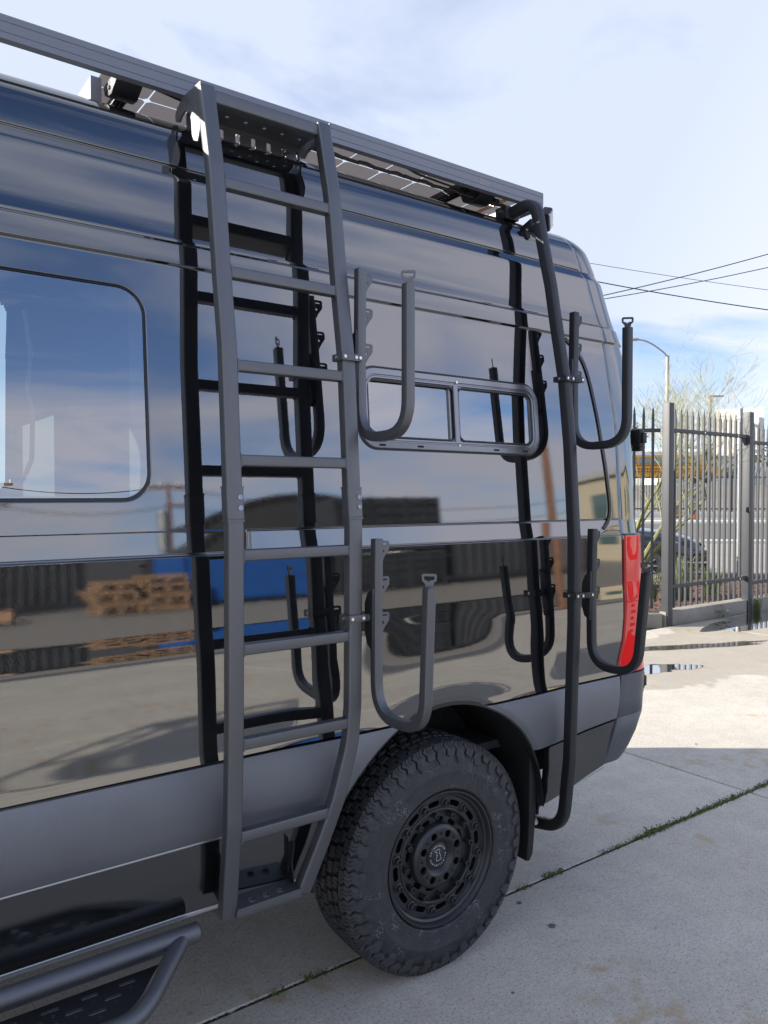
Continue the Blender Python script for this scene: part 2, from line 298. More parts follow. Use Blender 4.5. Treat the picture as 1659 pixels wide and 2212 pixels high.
class G:
    def __init__(s): s.v = []; s.f = []
    def add(s, v, f):
        k = len(s.v); s.v += [tuple(p) for p in v]; s.f += [tuple(i + k for i in q) for q in f]; return s
    def box(s, c, d, rot=None):
        x, y, z = d[0] / 2, d[1] / 2, d[2] / 2
        vs = [Vector((a, b, e)) for a in (-x, x) for b in (-y, y) for e in (-z, z)]
        if rot is not None: vs = [rot @ p for p in vs]
        c = Vector(c)
        return s.add([p + c for p in vs], [(0, 1, 3, 2), (4, 6, 7, 5), (0, 4, 5, 1), (2, 3, 7, 6), (0, 2, 6, 4), (1, 5, 7, 3)])
    def bbox(s, a, b): return s.box([(p + q) / 2 for p, q in zip(a, b)], [abs(q - p) for p, q in zip(a, b)])
    def loft(s, rings, closed=True, caps=True):
        n = len(rings[0]); vs = [p for r in rings for p in r]; fs = []
        for i in range(len(rings) - 1):
            for j in range(n if closed else n - 1):
                k = (j + 1) % n; fs.append((i * n + j, i * n + k, (i + 1) * n + k, (i + 1) * n + j))
        if caps: fs.append(tuple(range(n - 1, -1, -1))); fs.append(tuple((len(rings) - 1) * n + j for j in range(n)))
        return s.add(vs, fs)
    def sweep(s, path, sec, side=None, caps=True, closed=False):
        path = [Vector(p) for p in path]; path = [p for i, p in enumerate(path) if i == 0 or (p - path[i - 1]).length > 2e-4]; rings = []; N = len(path)
        for i, p in enumerate(path):
            a = path[(i - 1) % N] if (i or closed) else p; c = path[(i + 1) % N] if (i < N - 1 or closed) else p
            T = (c - a).normalized()
            if side is None:
                ref = Vector((0, 0, 1)) if abs(T.z) < 0.9 else Vector((1, 0, 0)); S = T.cross(ref).normalized()
            else:
                S = Vector(side); S = (S - T * S.dot(T)).normalized()
            Nn = T.cross(S)
            k = 1.0
            if 0 < i < N - 1:
                d1, d2 = (p - a).normalized(), (c - p).normalized(); k = 1 / max(0.35, math.cos(d1.angle(d2, 0) / 2))
            rings.append([p + S * u + Nn * (w * k) for u, w in sec])
        if closed: rings.append(rings[0])
        return s.loft(rings, True, caps and not closed)
    def cyl(s, a, b, r, n=16, r2=None):
        a, b = Vector(a), Vector(b); T = (b - a).normalized(); ref = Vector((0, 0, 1)) if abs(T.z) < 0.9 else Vector((1, 0, 0))
        S = T.cross(ref).normalized(); Q = T.cross(S); r2 = r if r2 is None else r2
        ring = lambda p, q: [p + (S * math.cos(t) + Q * math.sin(t)) * q for t in [2 * math.pi * i / n for i in range(n)]]
        return s.loft([ring(a, r), ring(b, r2)])
    def prism(s, poly, axis, a, b):
        # poly of (u,w) in the other two axes, extruded along axis from a to b
        def mk(u, w, t): return {'x': (t, u, w), 'y': (u, t, w), 'z': (u, w, t)}[axis]
        n = len(poly); vs = [mk(u, w, a) for u, w in poly] + [mk(u, w, b) for u, w in poly]
        return s.add(vs, [tuple(range(n - 1, -1, -1)), tuple(range(n, 2 * n))] + [(i, (i + 1) % n, n + (i + 1) % n, n + i) for i in range(n)])
    def mesh(s, name='mesh', bevel=0.0, fix=True, segs=2):
        me = bpy.data.meshes.new(name); me.from_pydata(s.v, [], s.f)
        if fix or bevel:
            bm = bmesh.new(); bm.from_mesh(me)
            if fix: bmesh.ops.recalc_face_normals(bm, faces=bm.faces)
            if bevel:
                es = [e for e in bm.edges if len(e.link_faces) == 2 and e.calc_face_angle(0) > R(40)]
                bmesh.ops.bevel(bm, geom=es, offset=bevel, segments=segs, affect='EDGES', profile=0.6, clamp_overlap=True)
            bm.to_mesh(me); bm.free()
        me.update(); return me
    def obj(s, name, m, parent=None, bevel=0.0, smooth=R(35), local=False, fix=True, segs=2):
        return link(name, s.mesh(name, bevel, fix, segs), m, parent, local, smooth)
def rsec(w, h, r=0.006, n=3):
    pts = []
    for cx, cy, a0 in ((w / 2 - r, h / 2 - r, 0), (-w / 2 + r, h / 2 - r, 90), (-w / 2 + r, -h / 2 + r, 180), (w / 2 - r, -h / 2 + r, 270)):
        for i in range(n + 1):
            a = R(a0 + 90 * i / n); pts.append((cx + r * math.cos(a), cy + r * math.sin(a)))
    return pts
def csec(r, n=16): return [(r * math.cos(2 * math.pi * i / n), r * math.sin(2 * math.pi * i / n)) for i in range(n)]
def fillet(pts, rads, n=8):
    pts = [Vector(p) for p in pts]; out = [pts[0]]
    for i in range(1, len(pts) - 1):
        p, a, c = pts[i], (pts[i - 1] - pts[i]), (pts[i + 1] - pts[i])
        r = rads[i] if isinstance(rads, (list, tuple)) else rads
        th = a.angle(c)
        d = min(r / math.tan(th / 2), a.length * 0.49, c.length * 0.49)
        A, Cc = p + a.normalized() * d, p + c.normalized() * d
        for k in range(n + 1):
            t = k / n; out.append(A * (1 - t) ** 2 + p * 2 * t * (1 - t) + Cc * t * t)
    out.append(pts[-1]); return out
def rrect(x0, x1, z0, z1, r, n=8):
    pts = []
    for cx, cz, a0 in ((x1 - r, z1 - r, 0), (x0 + r, z1 - r, 90), (x0 + r, z0 + r, 180), (x1 - r, z0 + r, 270)):
        for i in range(n + 1):
            a = R(a0 + 90 * i / n); pts.append((cx + r * math.cos(a), cz + r * math.sin(a)))
    return pts
def circ(cx, cy, r, n=16): return [(cx + r * math.cos(2 * math.pi * i / n), cy + r * math.sin(2 * math.pi * i / n)) for i in range(n)]
def plate_mesh(outer, holes, t, mtx, bevel=0.0):
    """flat plate in local XY with real holes, thickness t along local Z"""
    cu = bpy.data.curves.new('plate', 'CURVE'); cu.dimensions = '2D'; cu.fill_mode = 'BOTH'; cu.extrude = t / 2; cu.bevel_depth = bevel; cu.bevel_resolution = 1
    cu.resolution_u = 1
    for poly in [outer] + holes:
        sp = cu.splines.new('POLY'); sp.points.add(len(poly) - 1); sp.use_cyclic_u = True
        for q, (a, b) in zip(sp.points, poly): q.co = (a, b, 0, 1)
    ob = bpy.data.objects.new('tmp_plate', cu); COL.objects.link(ob)
    dg = bpy.context.evaluated_depsgraph_get()
    me = bpy.data.meshes.new_from_object(ob.evaluated_get(dg)); bpy.data.objects.remove(ob); bpy.data.curves.remove(cu)
    me.transform(mtx); me.materials.clear()
    return me
def plate(name, outer, holes, t, mtx, m, parent, bevel=0.0, local=False):
    me = plate_mesh(outer, holes, t, mtx, bevel)
    return link(name, me, m, parent, local, R(35))
def basis(X, Yv, Z, o):
    m = Matrix.Identity(4)
    for i, v in enumerate((X, Yv, Z)):
        v = Vector(v)
        for k in range(3): m[k][i] = v[k]
    m.translation = Vector(o); return m
YZ = lambda x: basis((0, 1, 0), (0, 0, 1), (1, 0, 0), (x, 0, 0))       # local (y,z) polygon in a plane of constant x
XZ = lambda y: basis((1, 0, 0), (0, 0, 1), (0, -1, 0), (0, y, 0))
XY = lambda z: basis((1, 0, 0), (0, 1, 0), (0, 0, 1), (0, 0, z))
def text_mesh(s, size, ext=0.0005):
    cu = bpy.data.curves.new('text', 'FONT'); cu.body = s; cu.size = size; cu.extrude = ext; cu.align_x = 'CENTER'; cu.align_y = 'CENTER'; cu.resolution_u = 2
    ob = bpy.data.objects.new('tmp_text', cu); COL.objects.link(ob)
    dg = bpy.context.evaluated_depsgraph_get(); me = bpy.data.meshes.new_from_object(ob.evaluated_get(dg))
    bpy.data.objects.remove(ob); bpy.data.curves.remove(cu); return me
def join_meshes(name, items):
    g = G()
    for me, mx_ in items:
        me.transform(mx_); g.add([tuple(v.co) for v in me.vertices], [tuple(p.vertices) for p in me.polygons]); bpy.data.meshes.remove(me)
    return g

# ------------------------------------------------------------ ground
ground = link('ground', G().add([(-700, -700, -0.03), (700, -700, -0.03), (700, 700, -0.03), (-700, 700, -0.03)], [(0, 1, 2, 3)]).mesh(), M['earth']); tag(ground, kind='structure')
pav = link('concrete_pavement', G().add([(-19, -8.2, -0.022), (22, -8.2, -0.022), (22, 5.6, -0.022), (-19, 5.6, -0.022)], [(0, 1, 2, 3)]).mesh(), M['dark']); tag(pav, kind='structure')
SX = [-19, -14.43, -9.83, -5.23, -0.63, 3.97, 8.57, 13.17, 17.77, 22]
SY = [-8.2, -5.3, -1.55, 2.165, 5.47]
gap = 0.007
for i in range(len(SX) - 1):
    for j in range(len(SY) - 1):
        g = G().bbox((SX[i] + gap, SY[j] + gap, -0.10), (SX[i + 1] - gap, SY[j + 1] - gap, 0.0))
        g.obj('concrete_slab', M['concrete'], pav, bevel=0.004, segs=1)
def blob(cx, cy, rx, ry, seed, n=72, rot=0.0, amp=0.35):
    pts = []
    for i in range(n):
        a = 2 * math.pi * i / n
        k = 1 + amp * noise.noise((math.cos(a) * 1.3 + seed, math.sin(a) * 1.3, seed)) + amp * 0.5 * noise.noise((math.cos(a) * 4 + seed, math.sin(a) * 4, seed + 5))
        x, y = rx * k * math.cos(a), ry * k * math.sin(a)
        pts.append((cx + x * math.cos(rot) - y * math.sin(rot), cy + x * math.sin(rot) + y * math.cos(rot)))
    return pts
for pts in (blob(7.35, 4.60, 1.0, 0.11, 3.1, rot=-0.35, amp=0.6), blob(10.3, 5.1, 1.9, 0.42, 8.2, rot=0.05), blob(6.1, 4.2, 0.5, 0.16, 12.0, rot=-0.4, amp=0.6)):
    tag(link('puddle_water', G().add([(x, y, 0.004) for x, y in pts], [tuple(range(len(pts)))]).mesh(), M['water'], smooth=None), kind='structure')

# ------------------------------------------------------------ the van's skin
TAU = [(.870, 8), (.885, 4), (.900, 1.0), (.93, .2), (1.05, 1.0), (1.12, 2.1), (1.155, 3.0), (1.178, 5.0), (1.195, 5.9), (1.212, 4.9), (1.235, 2.9), (1.27, 2.5), (1.34, 2.3), (1.40, 2.6), (1.424, 3.6),
       (1.4245, 55), (1.430, 55), (1.4305, 9), (1.484, 8), (1.490, 4.6), (2.0, 4.6), (2.18, 4.2), (2.205, 3), (2.2055, -42), (2.213, -42), (2.2135, 12), (2.268, 9),
       (2.2685, 48), (2.273, 48), (2.2735, 17), (2.33, 10), (2.42, 6.5), (2.462, 8), (2.468, 33), (2.496, 30), (2.4965, 9), (2.56, 12), (2.585, 17), (2.61, 35), (2.64, 50), (2.67, 63), (2.69, 74)]
_z = np.arange(.870, 2.6901, .0005)
_t = np.interp(_z, [a for a, b in TAU], [b for a, b in TAU])
_y = 1.934 + np.concatenate([[0], np.cumsum(np.tan(np.radians(_t[:-1])) * .0005)])
LOWP = [(.40, 1.985), (.465, 1.962), (.56, 1.948), (.655, 1.941), (.665, 1.937), (.70, 1.930), (.75, 1.9255), (.79, 1.9255), (.82, 1.9275), (.845, 1.9315), (.860, 1.936), (.8695, 1.937)]
PZ = np.concatenate([[a for a, b in LOWP], _z]); PY = np.concatenate([[b for a, b in LOWP], _y])
YTOP = float(_y[-1])
def bodyY(z): return np.interp(z, PZ, PY)
AX, AZ, AR = 1.645, 0.415, 0.482                      # wheel arch
def sstep(a, b, x):
    t = np.clip((x - a) / (b - a), 0, 1); return t * t * (3 - 2 * t)
def flare(x, z, ax=AX):
    d = np.hypot(x - ax, (z - AZ))
    k = 1 - sstep(0.53, 0.80, d)
    fade = sstep(.40, .62, z) if False else 1.0
    return 0.0145 * k * fade * (1 - 0.35 * sstep(0.50, 0.484, d))
def seamx(z): return np.interp(z, [.87, 1.436, 1.872, 2.248, 2.607, 2.74], [2.60, 2.608, 2.616, 2.565, 2.475, 2.43])
def groove(v, c, w, d): return d * np.clip(1 - np.abs(v - c) / w, 0, 1)
def detail(x, z):
    """inward displacement of seams and pressings at x, z (arrays)"""
    d = np.zeros_like(x)
    d += groove(z, 2.4995, .005, .006)                  # gutter seam
    d += groove(z, 2.2775, .003, .003)
    d += groove(z, 1.4275, .003, .005)                  # belt seam
    # bevel below the pressed panel exists only right of x = .96
    right = sstep(.948, .960, x)
    full = bodyY(z) - bodyY(np.full_like(z, 1.431))
    flat = (1.9737 + (z - 1.49) * math.tan(R(4.6))) - bodyY(z)
    m = (z > 1.4305) & (z < 1.492)
    d += np.where(m, (1 - right) * np.maximum(flat - .0, 0) * 0.8, 0)
    d += right * groove(z, 1.4895, .003, .004)
    d += groove(x, .957, .006, .006) * ((z > 1.432) & (z < 1.49))
    # pressed outline sweeping up around the rear quarter
    xr = np.interp(z, QZ, QX)
    band = ((z > 1.43) & (z < 2.206))
    out = sstep(-.022, 0.0, x - xr)
    d -= np.where(band, 0.004 * out * sstep(2.206, 2.17, z) * sstep(1.43, 1.45, z), 0)
    d -= flare(x, z)
    d -= flare(x, z, AX - 4.325) if False else 0
    return d
QZ = np.arange(1.40, 2.24, .002); QX = np.interp(QZ, [1.43, 1.455, 1.49, 1.55, 1.70, 1.901, 2.04, 2.12, 2.177, 2.205], [2.46, 2.525, 2.553, 2.560, 2.545, 2.512, 2.478, 2.445, 2.39, 2.31])
for _ in range(3): QX = np.convolve(np.pad(QX, 12, 'edge'), np.ones(25) / 25, 'valid')
def cornerX(z): return np.interp(z, [.4, .87, 1.5, 1.9, 2.15, 2.27, 2.45, 2.6, 2.70, 2.735], [2.61, 2.66, 2.66, 2.672, 2.645, 2.60, 2.545, 2.49, 2.44, 2.42])
def cornerR(z): return np.interp(z, [.4, 1.5, 2.2, 2.6, 2.735], [.15, .15, .16, .20, .22])
YC = 2.95
# columns
cols = list(np.arange(-1.2, 1.08, .03)) + list(np.arange(1.08, 2.26, .0125)) + list(np.arange(2.26, 2.596, .004)) 
cols += [.944, .948, .951, .954, .957, .960, .963, .967]
cols += list(np.arange(-.42, -.28, .006)) + list(np.arange(.58, .70, .005)) + [-.372, .671]
base = sorted(set(round(float(c), 4) for c in cols))
front = list(np.arange(-4.15, -1.2, .06))
XS = [c for c in front] + base
rows = list(np.arange(.870, 2.60, .012)) + list(np.arange(2.60, 2.6901, .005)) + [.8745, .879, .885, .891, .897] + list(np.arange(1.13, 1.27, .006))
rows += list(np.arange(1.575, 1.66, .005)) + list(np.arange(2.05, 2.13, .005))
for c in (1.4275, 2.209, 2.2725, 2.4985): rows += [c + k * .0015 for k in range(-6, 7)]
rows += [1.484, 1.4865, 1.488, 1.4895, 1.491, 1.4925, 1.495, 2.462, 2.465, 2.468, 2.475, 2.482, 2.49]
ZS = sorted(set(round(float(c), 4) for c in rows))
def inmask(a, b, x): return (x > a) & (x < b)
WINS = [(-.372, .671, 1.584, 2.120, .062), (1.360, 2.142, 1.750, 1.981, .05)]     # openings (x0,x1,z0,z1,r)
CAB = [(-3.30, -2.45, 1.40, 2.16, .08)]                                          # cab door window
def hood(x):                                                                    # height limit towards the nose
    return np.interp(x, [-4.15, -4.00, -3.45, -2.65, -2.45], [.95, 1.10, 1.35, 2.60, 2.9])
def build_side(far=False):
    cs = np.array(XS); zs = np.array(ZS)
    Z0, X0 = np.meshgrid(zs, cs, indexing='ij')                                   # rows, cols
    w = sstep(2.2, 2.60, X0)
    X = X0 + (seamx(Z0) - 2.61) * w
    Zc = np.minimum(Z0, np.maximum(hood(X), .875) - (0.004 * (Z0 - .87)))
    Yv = bodyY(Z0) + detail(X, Z0)
    Yv = Yv + 0.10 * sstep(-3.5, -4.15, X)
    nR, nC = X.shape
    # seam columns then corner arc then rear face to the centre line
    extra = []
    sm = seamx(zs)
    for off, dep in ((-.004, 0), (-.0015, .005), (.0015, .005), (.004, 0)):
        extra.append((sm + off, bodyY(zs) + dep))
    cx, r = cornerX(zs), cornerR(zs)
    yb = bodyY(zs)
    for k in range(1, 4):
        extra.append((sm + .004 + (cx - sm - .004) * k / 3, yb))
    for k in range(1, 15):
        a = R(90 * k / 14); extra.append((cx + r * math.sin(a), yb + r * (1 - math.cos(a))))
    for k in range(1, 9):
        t = k / 8; extra.append((cx + r, (yb + r) + (YC - yb - r) * t))
    EX = np.stack([e[0] for e in extra], 1); EY = np.stack([e[1] for e in extra], 1); EZ = np.repeat(zs[:, None], len(extra), 1)
    X = np.hstack([X, EX]); Yv = np.hstack([Yv, EY]); Zc = np.hstack([Zc, EZ])
    n2 = X.shape[1]
    # roof rows: shrink towards the centre line
    RX, RY, RZ = [X], [Yv], [Zc]
    xt, yt, zt = X[-1], Yv[-1], Zc[-1]
    for s_, dz in ((.025, .005), (.055, .011), (.10, .018), (.18, .027), (.32, .038), (.6, .047), (1.0, .052)):
        f = np.where(xt < 2.0, 1.0, 1 - .10 * s_ * sstep(2.0, 2.6, xt))
        RX.append((xt * f)[None, :]); RY.append((yt + (YC - yt) * s_)[None, :]); RZ.append(np.where(xt < -2.55, np.minimum(zt, hood(xt)), zt + dz)[None, :])
    X = np.vstack(RX); Yv = np.vstack(RY); Zc = np.vstack(RZ)
    nR, nC = X.shape
    keep = np.ones((nR - 1, nC - 1), bool)
    cxm = (X[:-1, :-1] + X[1:, 1:]) / 2; czm = (Zc[:-1, :-1] + Zc[1:, 1:]) / 2
    lim = np.zeros_like(keep); lim[:len(zs) - 1, :] = True
    D = np.hypot(X - AX, Zc - AZ)
    arch = (D[:-1, :-1] < AR) | (D[1:, :-1] < AR) | (D[:-1, 1:] < AR) | (D[1:, 1:] < AR)
    D2 = np.hypot(X - (AX - 4.325), Zc - AZ)
    arch |= (np.minimum.reduce([D2[:-1, :-1], D2[1:, :-1], D2[:-1, 1:], D2[1:, 1:]]) < AR)
    keep &= ~(arch & lim)
    ops = CAB + ([(-.372, .665, 1.60, 2.46, .06)] if far else WINS)
    for x0, x1, z0, z1, r_ in ops:
        qx = np.maximum(np.abs(cxm - (x0 + x1) / 2) - (x1 - x0) / 2 + r_, 0); qz = np.maximum(np.abs(czm - (z0 + z1) / 2) - (z1 - z0) / 2 + r_, 0)
        keep &= ~(lim & (np.hypot(qx, qz) < r_))
    keep &= ~((~lim) & inmask(-3.4, -2.70, cxm))                                   # windscreen opening
    keep &= ~(lim & inmask(-3.4, -2.76, cxm) & (Zc[1:, 1:] - Zc[:-1, :-1] < 1e-3))
    # snap arch border
    near = (D < AR + .02) & (D >= AR) & (Zc > .80)
    used = np.zeros((nR, nC), bool); cut = np.zeros((nR, nC), bool)
    for a in (0, 1):
        for c in (0, 1):
            used[a:nR - 1 + a, c:nC - 1 + c] |= keep; cut[a:nR - 1 + a, c:nC - 1 + c] |= (arch & lim)
    sn = near & used & cut
    X = np.where(sn, AX + (X - AX) * AR / D, X); Zc = np.where(sn, AZ + (Zc - AZ) * AR / D, Zc)
    Yw = 2 * YC - Yv if far else Yv
    idx = -np.ones((nR, nC), int); idx[used] = np.arange(used.sum())
    V = np.stack([X[used], Yw[used], Zc[used]], 1)
    rr, cc = np.nonzero(keep)
    q = np.stack([idx[rr, cc], idx[rr, cc + 1], idx[rr + 1, cc + 1], idx[rr + 1, cc]], 1)
    if far: q = q[:, ::-1]
    me = bpy.data.meshes.new('body_shell'); me.from_pydata(V.tolist(), [], q.tolist()); me.update()
    return me
van = empty('camper_van', (0.0, YC, 0.0), 'glossy black camper van with grey cladding, its side carrying a ladder and board racks', 'van')
link('body_shell', build_side(), M['paint'], van, smooth=None).data.polygons.foreach_set('use_smooth', [True] * len(bpy.data.objects['body_shell'].data.polygons))
o = link('body_shell', build_side(True), M['paint'], van, smooth=None); o.data.polygons.foreach_set('use_smooth', [True] * len(o.data.polygons))

# skin patches below the paint: x/z quads following the body surface
def patch(name, m, corner, nx, nz, off=0.0, edge=0.012, cutarch=False, yfun=None, tz=0.0):
    """corner(u, v) -> (x, z); the rim is turned inward"""
    us = [-1] + list(np.linspace(0, 1, nx)) + [2]; vs = [-1] + list(np.linspace(0, 1, nz)) + [2]
    us.insert(1, -.5); vs.insert(1, -.5); us.insert(-1, 1.5); vs.insert(-1, 1.5)
    V, F = [], []
    for v in vs:
        for u in us:
            cu, cv = min(max(u, 0), 1), min(max(v, 0), 1)
            x, z = corner(cu, cv)
            dpt = 0.0
            if u in (-.5, 1.5) or v in (-.5, 1.5): dpt = .003
            if u in (-1, 2) or v in (-1, 2): dpt = edge
            y = float(bodyY(z)) - float(flare(np.array(x), np.array(z))) - off + dpt if yfun is None else yfun(x, z) - off + dpt
            V.append((x, y, z))
    n = len(us)
    for i in range(len(vs) - 1):
        for j in range(n - 1):
            q = (i * n + j, i * n + j + 1, (i + 1) * n + j + 1, (i + 1) * n + j)
            F.append(q)
    if cutarch:
        keepF = []
        rad = lambda k: math.hypot(V[k][0] - AX, V[k][2] - AZ)
        for q in F:
            if min(rad(k) for k in q) >= AR: keepF.append(q)
        border = set(k for q in F if q not in set(keepF) for k in q) & set(k for q in keepF for k in q)
        for k in border:
            r_ = rad(k); x, y, z = V[k]
            V[k] = (AX + (x - AX) * AR / r_, y, AZ + (z - AZ) * AR / r_)
        F = keepF
    me = bpy.data.meshes.new(name); me.from_pydata(V, [], F)
    bm = bmesh.new(); bm.from_mesh(me); bmesh.ops.delete(bm, geom=[v for v in bm.verts if not v.link_faces], context='VERTS')
    bm.to_mesh(me); bm.free(); me.update()
    return link(name, me, m, van, smooth=R(60))
def arcx(z, side):                                     # x of the arch edge at height z
    d = AR * AR - (z - AZ) ** 2
    return AX + side * math.sqrt(max(d, 0))
lerp = lambda a, b, t: a + (b - a) * t
# front cladding: a strip that runs from the nose to a pointed end at the arch
def c_front(u, v):
    z = lerp(.662, .862, v); return (lerp(-3.9, arcx(z, -1), u ** 0.6 if False else u), z)
patch('side_cladding', M['cladding'], c_front, 90, 12, off=.004)
patch('sill_panel', M['gloss_panel'], lambda u, v: (lerp(-3.9, arcx(lerp(.468, .652, v), -1), u), lerp(.468, .652, v)), 60, 10, off=.0)
def c_rear(u, v):
    x1 = lerp(2.536, 2.560, v)
    zb = lambda x: np.interp(x, [2.09, 2.55], [.664, .700])
    zt = lambda x: .862 - 0.0 * x
    x0 = arcx(lerp(.664, .862, v), 1); x = lerp(x0, x1, u)
    return (x, float(lerp(zb(x), zt(x), v)))
patch('side_cladding', M['cladding'], c_rear, 50, 14, off=.004)
def c_rlow(u, v):
    x0 = 2.128; x1 = lerp(2.492, 2.534, v); x = lerp(x0, x1, u)
    return (x, float(lerp(np.interp(x, [2.12, 2.5], [.425, .512]), np.interp(x, [2.09, 2.55], [.653, .690]), v)))
patch('sill_panel', M['gloss_panel'], c_rlow, 20, 10, off=0.0)
# bright lower lips of the sill panels
for pts in ([(-3.9, .459), (1.13, .459)], [(2.13, .418), (2.492, .505)]):
    G().sweep([(x, float(bodyY(z)) + .004, z) for x, z in pts], rsec(.012, .014, .003), side=(0, 1, 0)).obj('sill_trim', M['bright_trim'], van)
# thin bright seam between cladding and sill panel
G().sweep([(-3.9, 1.945, .657), (1.19, 1.945, .657)], rsec(.014, .007, .002), side=(0, 1, 0)).obj('seam_trim', M['bright_trim'], van)

# rear bumper wraps round the corner
def bumper():
    zs = [.508, .515, .53, .56, .62, .69, .695, .70, .76, .82, .855, .863]
    V, F = [], []; n = 0
    for z in zs:
        t = max(0, (.66 - z) / .26); cx = np.interp(z, [.43, .52, .69, .863], [2.50, 2.575, 2.66, 2.675]); r = .15
        yb = 1.932 + .10 * t * t + (.004 if z == .695 else 0)
        xs0 = np.interp(z, [.43, .525, .697, .859], [2.478, 2.502, 2.552, 2.574])
        ring = [(xs0, yb + .02), (xs0 + .001, yb + .003), (xs0 + .004, yb)]
        ring += [(lerp(xs0 + .004, cx, k / 3), yb) for k in (1, 2, 3)]
        ring += [(cx + r * math.sin(R(9 * k)), yb + r * (1 - math.cos(R(9 * k)))) for k in range(1, 11)]
        ring += [(cx + r + .03, 2.18), (cx + r + .04, 2.3), (cx + r + .05, 2 * YC - 2.3), (cx + r, 2 * YC - yb - r)]
        ring += [(cx + r * math.cos(R(9 * k)), 2 * YC - yb - r + r * math.sin(R(9 * k))) for k in range(1, 11)] + [(xs0, 2 * YC - yb)]
        n = len(ring); V += [(x, y, z) for x, y in ring]
    for i in range(len(zs) - 1):
        for j in range(n - 1): F.append((i * n + j, i * n + j + 1, (i + 1) * n + j + 1, (i + 1) * n + j))
    k = len(V) - n; F.append(tuple(range(k + n - 1, k - 1, -1))); F.append(tuple(range(n)))
    return G().add(V, F)
bumper().obj('rear_bumper', M['bumper'], van, fix=False, smooth=R(50))

# arch lip, liner and the hidden underside
lip = [(AX + AR * math.cos(a), 0, AZ + AR * math.sin(a)) for a in np.linspace(R(-2), R(182), 60)]
ly = lambda x, z: float(bodyY(max(z, .42))) - float(flare(np.array(x), np.array(z)))
G().sweep([(x, ly(x, z) + .012, z) for x, _, z in lip], [(-.014, -.006), (.012, -.006), (.014, 0), (.012, .006), (-.014, .006)], side=(0, 1, 0)).obj('arch_lip', M['gasket'], van)
g = G(); N = 48
for j, (yy, rr_) in enumerate(((1.925, AR - .004), (2.0, AR - .012), (2.26, AR - .012), (2.3, AR - .05))):
    pass
rings = [[(AX + rr_ * math.cos(a), yy, AZ + rr_ * math.sin(a)) for a in np.linspace(R(3), R(177), N)] for yy, rr_ in ((1.930, AR - .004), (2.0, AR - .010), (2.27, AR - .012), (2.30, AR - .06), (2.32, .05))]
V = [p for r_ in rings for p in r_]; F = [(i * N + j, i * N + j + 1, (i + 1) * N + j + 1, (i + 1) * N + j) for i in range(4) for j in range(N - 1)]
G().add(V, F).obj('wheel_arch_liner', M['liner'], van, fix=False)
g = G(); g.bbox((-3.9, 2.0, .50), (1.12, 3.9, .62)); g.bbox((1.12, 2.33, .50), (2.15, 3.57, .62)); g.bbox((2.15, 2.05, .52), (2.60, 3.85, .62)); g.bbox((-3.6, 2.5, .38), (2.2, 2.62, .52)); g.bbox((-3.6, 3.3, .38), (2.2, 3.42, .52))
g.bbox((2.74, 2.35, .55), (2.80, 3.55, 2.2))
g.obj('underbody', M['dark'], van)
G().cyl((AX, 2.1, .375), (AX, 3.8, .375), .05, 12).obj('rear_axle', M['dark'], van)
g = G(); g.bbox((-1.30, 2.10, .63), (2.66, 3.80, .66)); g.bbox((2.60, 2.12, .66), (2.64, 3.78, 2.45)); g.bbox((-1.32, 2.10, .66), (-1.28, 2.75, 2.5)); g.bbox((.95, 2.12, .66), (1.0, 3.0, 2.45)); g.bbox((.72, 3.2, .66), (2.6, 3.80, 1.9))
g.obj('cabin_lining', M['interior'], van)
g = G(); g.bbox((-1.25, 2.30, 2.55), (2.45, 3.60, 2.57)); g.obj('headliner', M['interior'], van)

# windows ----------------------------------------------------------
def ring_frame(name, x0, x1, z0, z1, r, steps, m, parent, n=10):
    """steps: (inset, proud) rings lying on the body surface"""
    rings = []
    for ins, pr in steps:
        o_ = rrect(x0 + ins, x1 - ins, z0 + ins, z1 - ins, max(r - ins, .006), n)
        rings.append([(x, 1.9737 + (z - 1.49) * math.tan(R(4.6)) - pr, z) for x, z in o_])
    g = G().loft(rings, True, False)
    return g.obj(name, m, parent, fix=False, smooth=R(40))
def pane(name, x0, x1, z0, z1, r, pr, m, parent):
    o_ = rrect(x0, x1, z0, z1, r, 8)
    return G().add([(x, 1.9737 + (z - 1.49) * math.tan(R(4.6)) - pr, z) for x, z in o_], [tuple(range(len(o_)))]).obj(name, m, parent, fix=False, smooth=None)
wL = ring_frame('side_window', -.385, .684, 1.571, 2.133, .075, [(-.001, -.003), (0, .001), (.002, .0028), (.007, .0028), (.0095, .0005), (.0105, -.006)], M['seal_and_reflection'], van)
wL['label'] = 'large fixed side window with rubber gasket'
pane('window_pane', -.375, .674, 1.581, 2.123, .068, .001, M['window'], wL)
G().sweep([(x, 1.9737 + (z - 1.49) * math.tan(R(4.6)) - .0012, z) for x, z in rrect(-.3855, .6845, 1.5705, 2.1335, .075, 10)], csec(.0016, 6), closed=True).obj('chrome_bead', M['frame'], wL)
wR = ring_frame('sliding_window', 1.345, 2.157, 1.735, 1.996, .070, [(-.001, -.004), (0, .003), (.004, .0075), (.022, .0085), (.024, .0045), (.027, .0045), (.029, .0075), (.034, .0075), (.036, .002), (.040, .002), (.042, -.012)], M['frame'], van)
wR['label'] = 'small sliding window in a satin black aluminium frame'
yw = lambda z: 1.9737 + (z - 1.49) * math.tan(R(4.6))
pane('window_pane', 1.380, 1.752, 1.772, 1.958, .02, -.010, M['window'], wR)
pane('window_pane', 1.750, 2.122, 1.772, 1.958, .024, -.003, M['window'], wR)
for x0, x1, rr_ in ((1.383, 1.742, .018), (1.762, 2.120, .024)):
    G().sweep([(x, yw(z) - .0035, z) for x, z in rrect(x0, x1, 1.774, 1.956, rr_, 6)], rsec(.005, .006, .001), closed=True).obj('pane_gasket_shadow', M['gasket'], wR)  # gasket ring whose black also draws the shadow gap inside the frame
